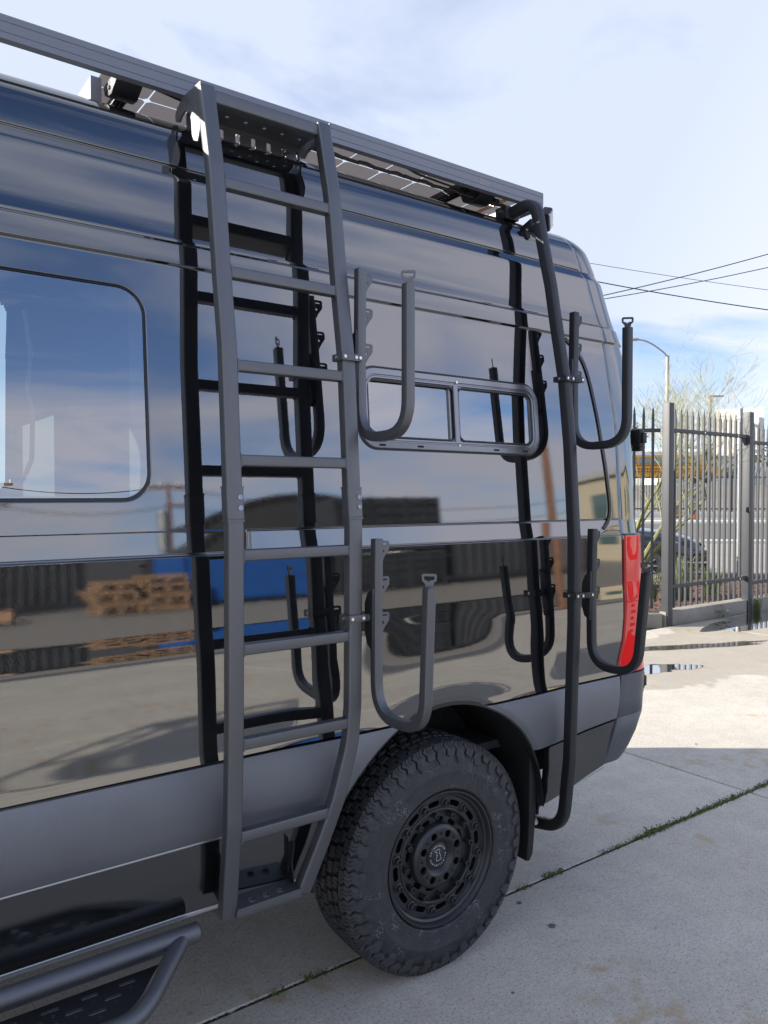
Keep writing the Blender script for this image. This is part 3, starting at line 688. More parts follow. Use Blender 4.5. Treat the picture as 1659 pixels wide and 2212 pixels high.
G().sweep([(x, yw(z) + .001, z) for x, z in rrect(1.3425, 2.1595, 1.7325, 1.9985, .072, 10)], rsec(.005, .004, .001), closed=True).obj('frame_shadow_line', M['gasket'], wR)  # dark ring drawn as the shadow gap around the frame
g = G(); g.sweep([(1.752, yw(1.765) + .000, 1.765), (1.752, yw(1.966), 1.966)], rsec(.022, .014, .003), side=(1, 0, 0)); g.sweep([(1.732, yw(1.77) + .008, 1.77), (1.732, yw(1.96) + .008, 1.96)], rsec(.012, .010, .002), side=(1, 0, 0))
g.obj('mullion', M['frame'], wR)
for x in (1.43, 1.585, 1.93, 2.075): G().box((x, yw(1.748) - .0085, 1.7475), (.022, .004, .006)).obj('drain_slot', M['dark'], wR)
for z in (1.757, 1.975): G().cyl((1.755, yw(z) - .007, z), (1.755, yw(z) - .011, z), .0045, 12).obj('frame_screw', M['bolt'], wR)
# what shows through the large window
g = G(); g.bbox((.30, 2.12, 1.2), (.335, 2.14, 2.3)); g.obj('curtain_rail', M['interior'], van)
cord = fillet([(.41, 2.13, 2.06), (.425, 2.13, 1.95), (.418, 2.14, 1.86), (.428, 2.13, 1.80), (.425, 2.13, 1.68), (.405, 2.13, 1.63), (.375, 2.13, 1.605)], .05, 6)
G().sweep(cord, csec(.006, 8)).obj('hanging_cord', M['cream'], van)

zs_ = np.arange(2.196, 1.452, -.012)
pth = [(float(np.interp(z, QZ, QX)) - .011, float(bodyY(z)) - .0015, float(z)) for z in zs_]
G().sweep(pth, [(-.0075, -.003), (.0075, -.003), (.0065, .0035), (-.0065, .0035)], side=(1, 0, 0)).obj('dark_reflection_strip', M['seal_and_reflection'], van)  # added dark strip standing for the dark reflection in the pressed step
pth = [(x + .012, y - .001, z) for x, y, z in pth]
G().sweep(pth, [(-.0016, -.002), (.0016, -.002), (.0016, .002), (-.0016, .002)], side=(1, 0, 0)).obj('bright_glint_strip', M['frame'], van)  # added pale strip standing for the bright glint beside that dark band
# tail lamp -------------------------------------------------------
def lamp(z0, z1, name, m, off, n=24, parent=None, xin=lambda z: 0.0, a1=90):
    V, F = [], []
    for i in range(n + 1):
        z = lerp(z0, z1, i / n); cx, r = float(cornerX(z)), float(cornerR(z)); yb = float(bodyY(z))
        xs0 = float(np.interp(z, [.87, .93, 1.0, 1.15, 1.43], [2.545, 2.558, 2.585, 2.606, 2.612])) + xin(z)
        sec = [(xs0, yb + .004), (xs0 + .002, yb - off)] + [(lerp(xs0 + .002, cx, k / 4), yb - off) for k in range(1, 5)]
        sec += [(cx + (r + off) * math.sin(R(a1 * k / 12)), yb + r - (r + off) * math.cos(R(a1 * k / 12))) for k in range(1, 13)] + [(cx + r * math.sin(R(a1)), yb + r - (r - .004) * math.cos(R(a1)))]
        V += [(x, y, z) for x, y in sec]; w = len(sec)
    for i in range(n):
        for j in range(w - 1): F.append((i * w + j, i * w + j + 1, (i + 1) * w + j + 1, (i + 1) * w + j))
    return G().add(V, F).obj(name, m, parent or van, fix=False, smooth=R(50))
tl_ = lamp(.872, 1.424, 'tail_lamp', M['red'], .008); tl_['label'] = 'tall red tail lamp wrapping the rear corner'
lamp(1.424, 1.431, 'lamp_seal', M['gasket'], .007, 2, tl_); lamp(1.155, 1.158, 'lamp_divider', M['red_deep'], .0092, 1, tl_)
def lampshape(poly, name, m):
    V = []
    for a, z in poly:                                   # a: distance round the corner from the lamp's left edge
        cx, r = float(cornerX(z)), float(cornerR(z)); yb = float(bodyY(z)); xs0 = float(np.interp(z, [.87, .93, 1.0, 1.15, 1.43], [2.545, 2.558, 2.585, 2.606, 2.612])); off = .0094
        s_ = xs0 + a
        if s_ <= cx: V.append((s_, yb - off, z))
        else:
            t = (s_ - cx) / r; V.append((cx + (r + off) * math.sin(t), yb + r - (r + off) * math.cos(t), z))
    return G().add(V, [tuple(range(len(V)))]).obj(name, m, tl_, fix=False, smooth=None)
lampshape([(.012, 1.418), (.085, 1.418), (.090, 1.36), (.080, 1.352), (.075, 1.325), (.030, 1.322), (.018, 1.34), (.010, 1.37)], 'lamp_reflector', M['red_deep'])
lampshape([(.010, 1.238), (.085, 1.238), (.095, 1.225), (.088, 1.195), (.066, 1.168), (.022, 1.158), (.012, 1.18)], 'lamp_reflector', M['red_deep'])
for k in range(12):
    z = 1.30 - k * .0255
    if z > 1.16: continue
    lampshape([(.03, z), (.05 + .01 * (k % 2), z - .003), (.05 + .01 * (k % 2), z - .012), (.03, z - .014)], 'lamp_prism', M['red_deep'])
lampshape([(.02, 1.04), (.05, 1.02), (.095, 1.0), (.088, .92), (.06, .885), (.008, .885), (.006, .95)], 'lamp_reflector', M['red_deep'])
# door hinges
for z, dx in ((1.832, 0), (.785, .012)):
    hg = G().box((2.835 + dx, 2.055, z), (.040, .050, .075)).obj('door_hinge', M['carplastic'], van, bevel=.008)
    G().box((2.838 + dx, 2.027, z), (.026, .016, .045)).obj('hinge_cap', M['carplastic'], hg, bevel=.004)
    G().box((2.845 + dx, 2.06, z - .045), (.030, .040, .022)).obj('hinge_foot', M['carplastic'], hg, bevel=.004)
# mud flap
fl = [(2.075, .655), (2.100, .660), (2.110, .60), (2.106, .40), (2.092, .268), (2.076, .242), (2.058, .244), (2.070, .40), (2.072, .60)]
G().prism([(x, z) for x, z in fl], 'y', 1.955, 2.20).obj('mud_flap', M['carplastic'], van, bevel=.006)
G().cyl((2.118, 1.975, .372), (2.118, 1.965, .372), .011, 12).obj('flap_bolt', M['bolt'], van)
G().bbox((2.14, 2.05, .30), (2.175, 2.09, .44)).obj('bar_mount', M['powder_dark'], van, bevel=.003)
# fuel flap outline, faint, behind the rear bar
g = G(); 

# ------------------------------------------------------------ wheels
def lathe(profile, n=96, closed=False):
    rings = [[(r * math.cos(2 * math.pi * i / n), y, r * math.sin(2 * math.pi * i / n)) for r, y in profile] for i in range(n)]
    k = len(profile); V = [p for q in rings for p in q]; F = []
    for i in range(n):
        for j in range(k - 1 if not closed else k):
            a, b = j, (j + 1) % k
            F.append((i * k + a, i * k + b, ((i + 1) % n) * k + b, ((i + 1) % n) * k + a))
    return G().add(V, F)
def pol(r, a, y): return (r * math.cos(a), y, r * math.sin(a))
def slot(r, a, ln, w, n=5):
    """curved slot outline at radius r, angle a (2D)"""
    h = ln / 2 / r; pts = []
    for k in range(6): t = a - h + 2 * h * k / 5; pts.append(((r + w / 2) * math.cos(t), (r + w / 2) * math.sin(t)))
    for k in range(1, n): q = math.pi * k / n; t = a + h; c = (r * math.cos(t), r * math.sin(t)); pts.append((c[0] + w / 2 * (math.cos(q) * math.cos(t) - math.sin(q) * math.sin(t)), c[1] + w / 2 * (math.cos(q) * math.sin(t) + math.sin(q) * math.cos(t))))
    for k in range(6): t = a + h - 2 * h * k / 5; pts.append(((r - w / 2) * math.cos(t), (r - w / 2) * math.sin(t)))
    for k in range(1, n): q = math.pi + math.pi * k / n; t = a - h; c = (r * math.cos(t), r * math.sin(t)); pts.append((c[0] + w / 2 * (math.cos(q) * math.cos(t) - math.sin(q) * math.sin(t)), c[1] + w / 2 * (math.cos(q) * math.sin(t) + math.sin(q) * math.cos(t))))
    return pts
def make_wheel():
    # wheel = outer rim barrel; sub-parts under it
    prof = [(.150, -.066), (.158, -.066), (.160, -.080), (.164, -.084), (.168, -.0845)]
    barrel = [(.196, -.0845), (.200, -.088), (.203, -.097), (.210, -.101), (.213, -.110), (.2165, -.1155), (.2225, -.1155), (.225, -.112), (.225, -.106), (.214, -.100), (.205, -.09), (.198, 0), (.196, .10), (.190, .10), (.190, -.06), (.196, -.0845)]
    g = lathe(barrel, 96)
    wh = g.obj('wheel', M['rim'], van, fix=False, smooth=R(40)); wh.matrix_parent_inverse = Matrix.Identity(4)
    L = dict(parent=wh, local=True)
    # pierced outer ring
    def disc(name, r0, r1, holes, y, t):
        mx_ = basis((1, 0, 0), (0, 0, 1), (0, -1, 0), (0, y, 0))
        hs = ([circ(0, 0, r0, 72)] if r0 else []) + holes
        return plate(name, circ(0, 0, r1, 96), hs, t, mx_, M['rim'], wh, bevel=.0012, local=True)
    ph = R(6)
    disc('outer_ring', .150, .1975, [slot(.1765, ph + 2 * math.pi * (k + .5) / 12, .030, .021) for k in range(12)], -.0825, .006)
    g = G()
    for r, y, ry in ((.1545, -.0865, .003),):
        rp = [(r + .0055 * math.cos(t), y - .0045 * math.sin(t)) for t in np.linspace(0, math.pi, 8)]
        gg = lathe(rp, 96); g.add(gg.v, gg.f)
    gg = lathe([(.150, -.088), (.148, -.078), (.1475, -.066)], 96); g.add(gg.v, gg.f)
    g.obj('step_ring', M['rim'], fix=False, **L)
    disc('inner_disc', .085, .149, [slot(.1155, ph + 2 * math.pi * (k + .0) / 12, .021, .019) for k in range(12)], -.066, .008)
    disc('hub_face', .064, .0905, [circ(.0775 * math.cos(ph + 2 * math.pi * k / 8), .0775 * math.sin(ph + 2 * math.pi * k / 8), .0138, 18) for k in range(8)], -.098, .006)
    g = lathe([(.108, -.068), (.107, -.090), (.104, -.094), (.098, -.097), (.091, -.101), (.0895, -.101)], 80)
    a = lathe([(.0655, -.101), (.060, -.098), (.046, -.086), (.0455, -.085), (.0, -.085)], 64); g.add(a.v, a.f)
    g.obj('hub', M['rim'], fix=False, **L)
    gb = lathe([(.0, -.03), (.19, -.03)], 48); gb.obj('brake_backing', M['dark'], fix=False, **L)
    # studs
    def stud(r, y0, ln, inn, m=M['rim']):
        n = 14; P = []
        pr = [(r, y0), (r * .92, y0 - ln), (r * .80, y0 - ln - .0012), (inn, y0 - ln - .0012), (inn * .9, y0 - ln + .004), (0, y0 - ln + .004)]
        return lathe(pr, n)
    me_o = stud(.0112, -.084, .019, .0068); 
    me_or = lathe([(.0165, -.084), (.0155, -.0905), (.0130, -.092), (.0110, -.092)], 16); me_o.add(me_or.v, me_or.f); mesh_o = me_o.mesh('rim_stud', fix=False); shade(mesh_o, R(40)); mesh_o.materials.append(M['rim'])
    mesh_i = stud(.0100, -.066, .034, .0056).mesh('rim_stud_long', fix=False); shade(mesh_i, R(40)); mesh_i.materials.append(M['rim'])
    mesh_h = stud(.0045, -.100, .005, .002).mesh('hub_screw', fix=False); shade(mesh_h, R(40)); mesh_h.materials.append(M['rim'])
    for k in range(12):
        for r, mm, nm, ofs in ((.1765, mesh_o, 'rim_stud', 0), (.1375, mesh_i, 'rim_stud', .5)):
            a = ph + 2 * math.pi * (k + ofs) / 12; ob = bpy.data.objects.new(nm, mm); COL.objects.link(ob); ob.parent = wh; ob.location = (r * math.cos(a), 0, r * math.sin(a))
    for k in range(8):
        a = ph + 2 * math.pi * (k + .5) / 8; ob = bpy.data.objects.new('hub_screw', mesh_h); COL.objects.link(ob); ob.parent = wh; ob.location = (.0785 * math.cos(a), 0, .0785 * math.sin(a))
    cap = lathe([(0, -.0885), (.0400, -.0885), (.0415, -.0875), (.042, -.085)], 48).obj('centre_cap', M['rim'], fix=False, **L)
    # lettering round the cap and the outline of the animal mark
    items = []
    word = 'BLACK RHINO ▲ HARD ALLOYS ▲ '
    word = ['B','L','A','C','K',' ','R','H','I','N','O','^','H','A','R','D',' ','A','L','L','O','Y','S','^']
    n_ = len(word); tilt = R(52)
    for i, ch in enumerate(word):
        a = R(242) - 2 * math.pi * i / n_
        if ch == ' ': continue
        rad = .0325
        rot = basis((1, 0, 0), (0, 0, 1), (0, -1, 0), (rad * math.cos(a), -.0890, rad * math.sin(a))) @ Matrix.Rotation(a - math.pi / 2, 4, 'Z')
        if ch == '^':
            me = G().add([(-.0022, -.0018, 0), (.0022, -.0018, 0), (0, .0026, 0)], [(0, 1, 2)]).mesh(fix=False); items.append((me, rot)); continue
        items.append((text_mesh(ch, .0075), rot))
    g = join_meshes('cap', items)
    rh = [(-.010, .019), (-.004, .0215), (.002, .019), (.008, .0205), (.011, .016), (.010, .009), (.006, .004), (.009, .001), (.011, -.006), (.009, -.012), (.011, -.018), (.004, -.0165), (-.003, -.018), (-.009, -.016), (-.010, -.009), (-.007, -.003), (-.001, .001), (-.005, .003), (-.003, .008), (-.001, .013), (-.006, .015)]
    for i in range(len(rh)):
        p, q = rh[i], rh[(i + 1) % len(rh)]; d = Vector((q[0] - p[0], q[1] - p[1])).normalized(); w_ = Vector((-d.y, d.x)) * .0006
        g.add([(p[0] + w_.x, -.0892, p[1] + w_.y), (q[0] + w_.x, -.0892, q[1] + w_.y), (q[0] - w_.x, -.0892, q[1] - w_.y), (p[0] - w_.x, -.0892, p[1] - w_.y)], [(0, 1, 2, 3)])
    g.obj('cap_lettering', M['white_print'], fix=False, smooth=None, **L)
    # tyre carcass
    tp = [(.207, -.096), (.216, -.102), (.2275, -.1075), (.2295, -.1165), (.234, -.1205), (.240, -.1205), (.262, -.1235), (.285, -.1235), (.288, -.1245), (.294, -.1245), (.297, -.1230), (.318, -.1195), (.340, -.1120), (.356, -.1030), (.368, -.0930), (.374, -.082), (.376, -.05), (.3765, 0)]
    tp = tp + [(r, -y) for r, y in tp[::-1][1:]]
    lathe(tp, 144).obj('tyre', M['rubber'], fix=False, **L)
    lathe([(.370, -.088), (.3778, -.078), (.3790, 0), (.3778, .078), (.370, .088)], 120).obj('tread_base', M['dark'], fix=False, **L)
    # tread: five rows of chunky interlocking blocks plus shoulder lugs that run down the wall
    g = G(); rt = .3885; rb = .372
    def block(poly, a0, inset=.0022, top=rt):
        """poly of (arc metres, y) around angle a0"""
        cxp = sum(p[0] for p in poly) / len(poly); cyp = sum(p[1] for p in poly) / len(poly)
        up = [(p[0] + (cxp - p[0]) * inset / max(.008, math.hypot(p[0] - cxp, p[1] - cyp)), p[1] + (cyp - p[1]) * inset / max(.008, math.hypot(p[0] - cxp, p[1] - cyp))) for p in poly]
        crown = lambda y: -.10 * y * y * 6
        bot = [pol(rb - .004, a0 + s_ / rt, y) for s_, y in poly]; tpv = [pol(top + crown(y), a0 + s_ / rt, y) for s_, y in up]
        n = len(poly); g.add(bot + tpv, [tuple(range(n, 2 * n))] + [(i, (i + 1) % n, n + (i + 1) % n, n + i) for i in range(n)])
    NP = 52; P_ = 2 * math.pi / NP; arc = P_ * rt
    rnd = random.Random(3)
    for k in range(NP):
        a0 = k * P_
        e = arc * .84 / 2
        for s_ in (-1, 1):
            j = rnd.uniform(-.0015, .0015)
            # inner rows
            block([(-e, s_ * .013), (-e * .3, s_ * .006), (e * .35, s_ * .011), (e, s_ * .005), (e * .9, s_ * .030), (e * .2, s_ * .036), (-e * .3, s_ * .030), (-e * 1.0, s_ * .034)], a0 + j + (P_ * .5 if s_ > 0 else 0))
            block([(-e * .95, s_ * .041), (-e * .1, s_ * .037), (e * .4, s_ * .043), (e, s_ * .038), (e * .95, s_ * .057), (e * .3, s_ * .066), (-e * .2, s_ * .060), (-e, s_ * .066)], a0 + P_ * (.28 if s_ > 0 else .78), top=rt - .0008)
            # shoulder: profile down the wall, alternating long and short
            long_ = k % 2
            prof_ = [(rt - .0022, .071), (rt - .0030, .085), (.382, .097), (.374, .1045), (.362, .1115)] + ([(.346, .1195), (.330, .1240), (.320, .1245)] if long_ else [(.350, .1185), (.341, .1200)])
            base_ = [(rb - .003, .071), (rb - .003, .085), (.366, .090), (.358, .098), (.350, .1035)] + ([(.340, .1095), (.328, .113), (.318, .1185)] if long_ else [(.345, .107), (.340, .111)])
            wv = [.42, .43, .40, .43, .38] + ([.42, .38, .24] if long_ else [.38, .22])
            sh = [0, .12, -.10, .16, -.06] + ([.14, .0, .10] if long_ else [.10, .0])
            A = a0 + P_ * (.5 if s_ > 0 else 0) + P_ * .12
            ringL, ringR, bL, bR = [], [], [], []
            for (r_, y_), (rb_, yb_), w_, q_ in zip(prof_, base_, wv, sh):
                ringL.append(pol(r_, A + P_ * (-w_ + q_), s_ * y_)); ringR.append(pol(r_, A + P_ * (w_ + q_), s_ * y_))
                bL.append(pol(rb_, A + P_ * (-w_ * 1.04 + q_), s_ * yb_)); bR.append(pol(rb_, A + P_ * (w_ * 1.04 + q_), s_ * yb_))
            n = len(prof_); vs = ringL + ringR + bL + bR; fs = []
            for i in range(n - 1):
                fs.append((i, i + 1, n + i + 1, n + i)); fs.append((i, i + 1, 2 * n + i + 1, 2 * n + i)); fs.append((n + i, n + i + 1, 3 * n + i + 1, 3 * n + i))
            fs.append((0, n, 3 * n, 2 * n)); fs.append((n - 1, 2 * n - 1, 4 * n - 1, 3 * n - 1))
            g.add(vs, fs)
            # sipes: thin dark slits as raised ribs' gaps are modelled by small wedge steps
            for qq in (-.12, .16):
                vs = []
                for (r_, y_), q_ in list(zip(prof_, sh))[1:5]:
                    for dd in (-.022, .022): vs.append(pol(r_ + .0003, A + P_ * (qq + q_ + dd + .05 * (len(vs) % 4 > 1)), s_ * (y_ + .0004)))
                g2.add(vs, [(0, 1, 3, 2), (2, 3, 5, 4), (4, 5, 7, 6)]) if False else None
    t = g.obj('tread_blocks', M['tread'], smooth=R(30), **L); t['kind'] = 'stuff'
    # sipes cut in every block
    g = G()
    for k in range(NP):
        for s_ in (-1, 1):
            for y0, ofs in ((.020, .5 if s_ > 0 else 0), (.051, .28 if s_ > 0 else .78)):
                A = k * P_ + P_ * ofs
                for dq in (-.14, .16):
                    pts = [(-.010, -.05), (-.004, .05), (.004, -.05), (.010, .05)]
                    for (ya, qa), (yb_, qb) in zip(pts, pts[1:]):
                        yy1, yy2 = s_ * y0 + ya, s_ * y0 + yb_
                        r1_ = rt + .0003 - .6 * yy1 * yy1 ; r2_ = rt + .0003 - .6 * yy2 * yy2
                        g.add([pol(r1_, A + P_ * (dq + qa - .02), yy1), pol(r1_, A + P_ * (dq + qa + .02), yy1), pol(r2_, A + P_ * (dq + qb + .02), yy2), pol(r2_, A + P_ * (dq + qb - .02), yy2)], [(0, 1, 2, 3)])
            A = k * P_ + P_ * (.5 if s_ > 0 else 0) + P_ * .12
            for dq in (-.13, .14):
                pr = [(rt - .0030, .084, .05), (.3825, .0965, -.04), (.3745, .1042, .07), (.3625, .1112, 0)]
                for (ra, ya, qa), (rb2, yb2, qb) in zip(pr, pr[1:]):
                    g.add([pol(ra + .0005, A + P_ * (dq + qa - .022), s_ * (ya + .0007)), pol(ra + .0005, A + P_ * (dq + qa + .022), s_ * (ya + .0007)), pol(rb2 + .0005, A + P_ * (dq + qb + .022), s_ * (yb2 + .0009)), pol(rb2 + .0005, A + P_ * (dq + qb - .022), s_ * (yb2 + .0009))], [(0, 1, 2, 3)])
    t = g.obj('tread_sipes', M['dark'], smooth=None, fix=False, **L); t['kind'] = 'stuff'
    return wh
wheel = make_wheel()
wheel.location = (AX - 0.0, 2.056 - YC, .377); wheel.rotation_euler = (0, R(-14), 0)
for px, py, rz in ((AX - 4.325, 2.056, 0), (AX, 2 * YC - 2.056, math.pi), (AX - 4.325, 2 * YC - 2.056, math.pi)):
    c = wheel.copy(); COL.objects.link(c); c.location = (px, py - YC, .377); c.rotation_euler = (0, R(20), rz)
    for ch in wheel.children:
        d = ch.copy(); COL.objects.link(d); d.parent = c
wheel['label'] = 'rear wheel with knobbly tyre and black studded rim'

# ------------------------------------------------------------ ladder on the van's side
FYZ = [(.40, 1.890), (.486, 1.876), (.72, 1.843), (.98, 1.831), (1.20, 1.828), (1.50, 1.826), (1.61, 1.836), (1.80, 1.850), (1.98, 1.863), (2.16, 1.893), (2.47, 1.938), (2.705, 1.998)]
def fy(z): return float(np.interp(z, [a for a, b in FYZ], [b for a, b in FYZ]))
RW, RD = .044, .036; XL = .852; XR = 1.223
def rail_path(xf):
    zs = [2.700, 2.47, 2.16, 1.98, 1.80, 1.61, 1.50, 1.20, .98, .87, .72, .60, .462]
    return fillet([(xf(z), fy(z) + RD / 2, z) for z in zs], .25, 5)
xr_ = lambda z: float(np.interp(z, [.462, .56, .70, .80, .90], [1.082, 1.121, 1.170, 1.203, XR]))
G().sweep(rail_path(lambda z: XL), rsec(RW, RD, .006), side=(1, 0, 0))
lad = G(); lad.sweep([(XL + RW / 2 - .002, 2.018, 2.682), (XR - RW / 2 + .002, 2.018, 2.682)], rsec(.036, .036, .005), side=(0, 1, 0))
lad = lad.obj('side_ladder', M['powder'], van); lad['label'] = 'tall grey side ladder bolted from the roof rack down past the sill'
G().sweep(rail_path(lambda z: XL), rsec(RW, RD, .006), side=(1, 0, 0)).obj('ladder_rail', M['powder'], lad)
G().sweep(rail_path(xr_), rsec(RW, RD, .006), side=(1, 0, 0)).obj('ladder_rail', M['powder'], lad)
for zt in (2.442, 2.195, 1.944, 1.694, 1.446, 1.199, .948, .697):
    z = zt - .015; y = fy(z) + RD / 2
    a, b = XL + RW / 2 - .003, xr_(z) - RW / 2 + .003
    G().sweep([(a, y, z), (b, y, z)], rsec(.030, .030, .004), side=(0, 1, 0)).obj('ladder_rung', M['powder'], lad)
    for x, s_ in ((a + .003, 1), (b - .003, -1)):      # weld fillets
        g = G()
        for zo in (-.013, .013):
            for q in range(6): g.box((x + s_ * .001, y - .0155 + .002, z + zo + (q - 2.5) * .0016), (.0035, .003, .0016), Matrix.Rotation(R(18), 3, 'Y'))
        for q in range(7): g.box((x + s_ * .001, y - .0150, z - .009 + q * .003), (.004, .0022, .0022), Matrix.Rotation(R(12), 3, 'Y'))
        g.obj('weld', M['powder'], lad)
plate('bottom_tread', [(XL + .02, 1.872), (1.062, 1.872), (1.066, 1.945), (XL + .02, 1.945)], [circ(x, 1.900, .0105, 16) for x in (.925, .968, 1.012)], .005, XY(.478), M['powder'], lad, bevel=.0006)
G().sweep([(XL + .018, 1.880, .466), (1.066, 1.880, .466)], rsec(.014, .024, .003), side=(0, 1, 0)).obj('tread_edge', M['powder'], lad)
for x in (.925, .968, 1.012):
    me = lathe([(.0105, 0), (.0100, -.0018), (.0120, -.0018), (.0125, 0)], 16).mesh(fix=False); me.transform(Matrix.Translation((x, 1.900, .4806)) @ Matrix.Rotation(R(-90), 4, 'X')); link('drain_rim', me, M['powder'], lad)
# brackets from the foot of the ladder back to the sill
br = [(1.90, .465), (1.955, .462), (1.955, .49), (1.945, .56), (1.925, .60), (1.90, .60), (1.915, .54)]
for x in (.86, 1.06): plate('foot_bracket', br, [circ(1.930, .52, .009, 10)], .004, YZ(x), M['powder_dark'], lad)
# splice sleeves with bolts
for x, xo in ((XL, .012), (XR, .012)):
    G().sweep([(x, fy(1.605) + RD / 2, 1.605), (x, fy(1.525) + RD / 2, 1.525)], rsec(RW + .004, RD + .004, .006), side=(1, 0, 0)).obj('splice_sleeve', M['powder'], lad)
    for z in (1.583, 1.555):
        y = fy(z) - .0035
        G().cyl((x + xo, y + .002, z), (x + xo, y - .0015, z), .0068, 14).cyl((x + xo, y - .0015, z), (x + xo, y - .003, z), .0045, 6).obj('splice_bolt', M['bolt'], lad)
    for z in (1.608, 1.522): G().sweep([(x, fy(z) + RD / 2, z + .003), (x, fy(z) + RD / 2, z - .003)], rsec(RW + .0065, RD + .0065, .007), side=(1, 0, 0)).obj('sleeve_weld', M['powder'], lad)
# bracket plates at the top, hooking over the rack
gus = [(1.998, 2.708), (2.060, 2.712), (2.120, 2.716), (2.168, 2.703), (2.183, 2.688), (2.178, 2.668), (2.168, 2.664)]
gus += [(2.115 + .052 * math.cos(R(a)), 2.622 + .050 * math.sin(R(a))) for a in (45, 70, 95, 120, 145, 175)] + [(2.058, 2.585), (2.045, 2.566), (2.020, 2.555), (2.003, 2.580), (2.004, 2.62)]
sl = [rrect(2.118 + k * .010, 2.123 + k * .010, 2.676, 2.704, .0022, 3) for k in range(-1, 3)]
for x in (.833, 1.243): plate('top_bracket', gus, sl, .004, YZ(x), M['powder'], lad, bevel=.0006)
hol = [circ(.925 + i * .060 + (.0 if j == 0 else .028), 2.058 + j * .038, .0058, 12) for i in range(5) for j in range(2)]
plate('perforated_shelf', [(XL, 2.034), (XR, 2.034), (XR, 2.150), (XL, 2.150)], hol, .004, XY(2.686), M['powder'], lad)
wins = [rrect(.90 + i * .052, .915 + i * .052, 2.642, 2.672, .003, 2) for i in range(7)]
plate('slotted_plate', [(XL, 2.632), (XR, 2.632), (XR, 2.684), (XL, 2.684)], wins, .004, XZ(2.152), M['powder'], lad)
G().cyl((1.175, 2.145, 2.655), (1.175, 2.136, 2.655), .0085, 12).obj('shelf_bolt', M['bolt'], lad)

# the same ladder again further forward, hanging from the front end of the rack
c_ = lad.copy(); COL.objects.link(c_); c_.location.x -= 3.95; c_['label'] = 'second grey ladder near the front of the van'
for ch in lad.children:
    d_ = ch.copy(); COL.objects.link(d_); d_.parent = c_

# ------------------------------------------------------------ rear bar and board hooks
BFY = [(.30, 2.08), (.337, 2.025), (.40, 1.93), (.54, 1.858), (.69, 1.843), (.86, 1.838), (1.12, 1.829), (1.40, 1.829), (1.77, 1.853), (2.01, 1.880), (2.22, 1.921), (2.36, 1.946), (2.573, 1.990)]
BX = 2.200 - .015
pts = [(BX, 2.175, 2.690), (BX, 2.045, 2.700), (BX, 1.995 + .02, 2.56), (BX, 1.946 + .02, 2.36), (BX, 1.921 + .02, 2.22), (BX, 1.880 + .02, 2.01), (BX, 1.853 + .02, 1.77), (BX, 1.830 + .02, 1.42), (BX, 1.829 + .02, 1.12), (BX, 1.838 + .02, .86), (BX, 1.846 + .02, .62), (BX, 1.875 + .02, .360), (BX, 2.08, .325)]
rad_ = [0, .085, .3, .3, .3, .3, .3, .3, .3, .3, .3, .11, 0]
bar = G().sweep(fillet(pts, rad_, 9), rsec(.034, .042, .008), side=(1, 0, 0)).obj('rear_bar', M['powder_dark'], van); bar['label'] = 'black square tube bar running down the rear quarter'
g = G().bbox((BX - .036, 2.165, 2.665), (BX + .036, 2.225, 2.715)); g.obj('bar_bracket', M['powder_dark'], bar, bevel=.004)
G().cyl((BX - .037, 2.195, 2.697), (BX - .046, 2.195, 2.697), .008, 12).obj('bracket_bolt', M['bolt'], bar)
G().box((BX + .045, 2.115, 2.628), (.045, .06, .032), Matrix.Rotation(R(-20), 3, 'X')).obj('lamp_mount', M['powder_dark'], bar, bevel=.003)
G().cyl((BX + .045, 2.086, 2.640), (BX + .045, 2.080, 2.638), .007, 12).obj('bracket_bolt', M['bolt'], bar)
# small flood lamps at the rack's corner
def flood(c, rot, name, label):
    Rm = Matrix.Translation(c) @ Matrix.Rotation(rot[2], 4, 'Z') @ Matrix.Rotation(rot[1], 4, 'Y') @ Matrix.Rotation(rot[0], 4, 'X')
    g = G().box((0, 0, 0), (.085, .035, .045)); me = g.mesh('scene_lamp', .006); me.transform(Rm); o_ = link(name, me, M['powder_dark'], van); o_['label'] = label
    me = G().box((0, -.019, 0), (.070, .006, .032)).mesh('lamp_lens', .003); me.transform(Rm); link('lamp_lens', me, M['headlamp'], o_)
    for sx in (-.037, .037):
        for sz in (-.017, .017):
            me = G().cyl((sx, -.017, sz), (sx, -.021, sz), .003, 8).mesh(); me.transform(Rm); link('lens_screw', me, M['bolt'], o_)
flood((2.345, 2.135, 2.690), (R(20), R(35), R(40)), 'flood_lamp', 'small flood lamp at the rear end of the rack')
flood((2.245, 2.125, 2.592), (R(55), 0, R(10)), 'flood_lamp', 'small flood lamp under the rear bar bracket')

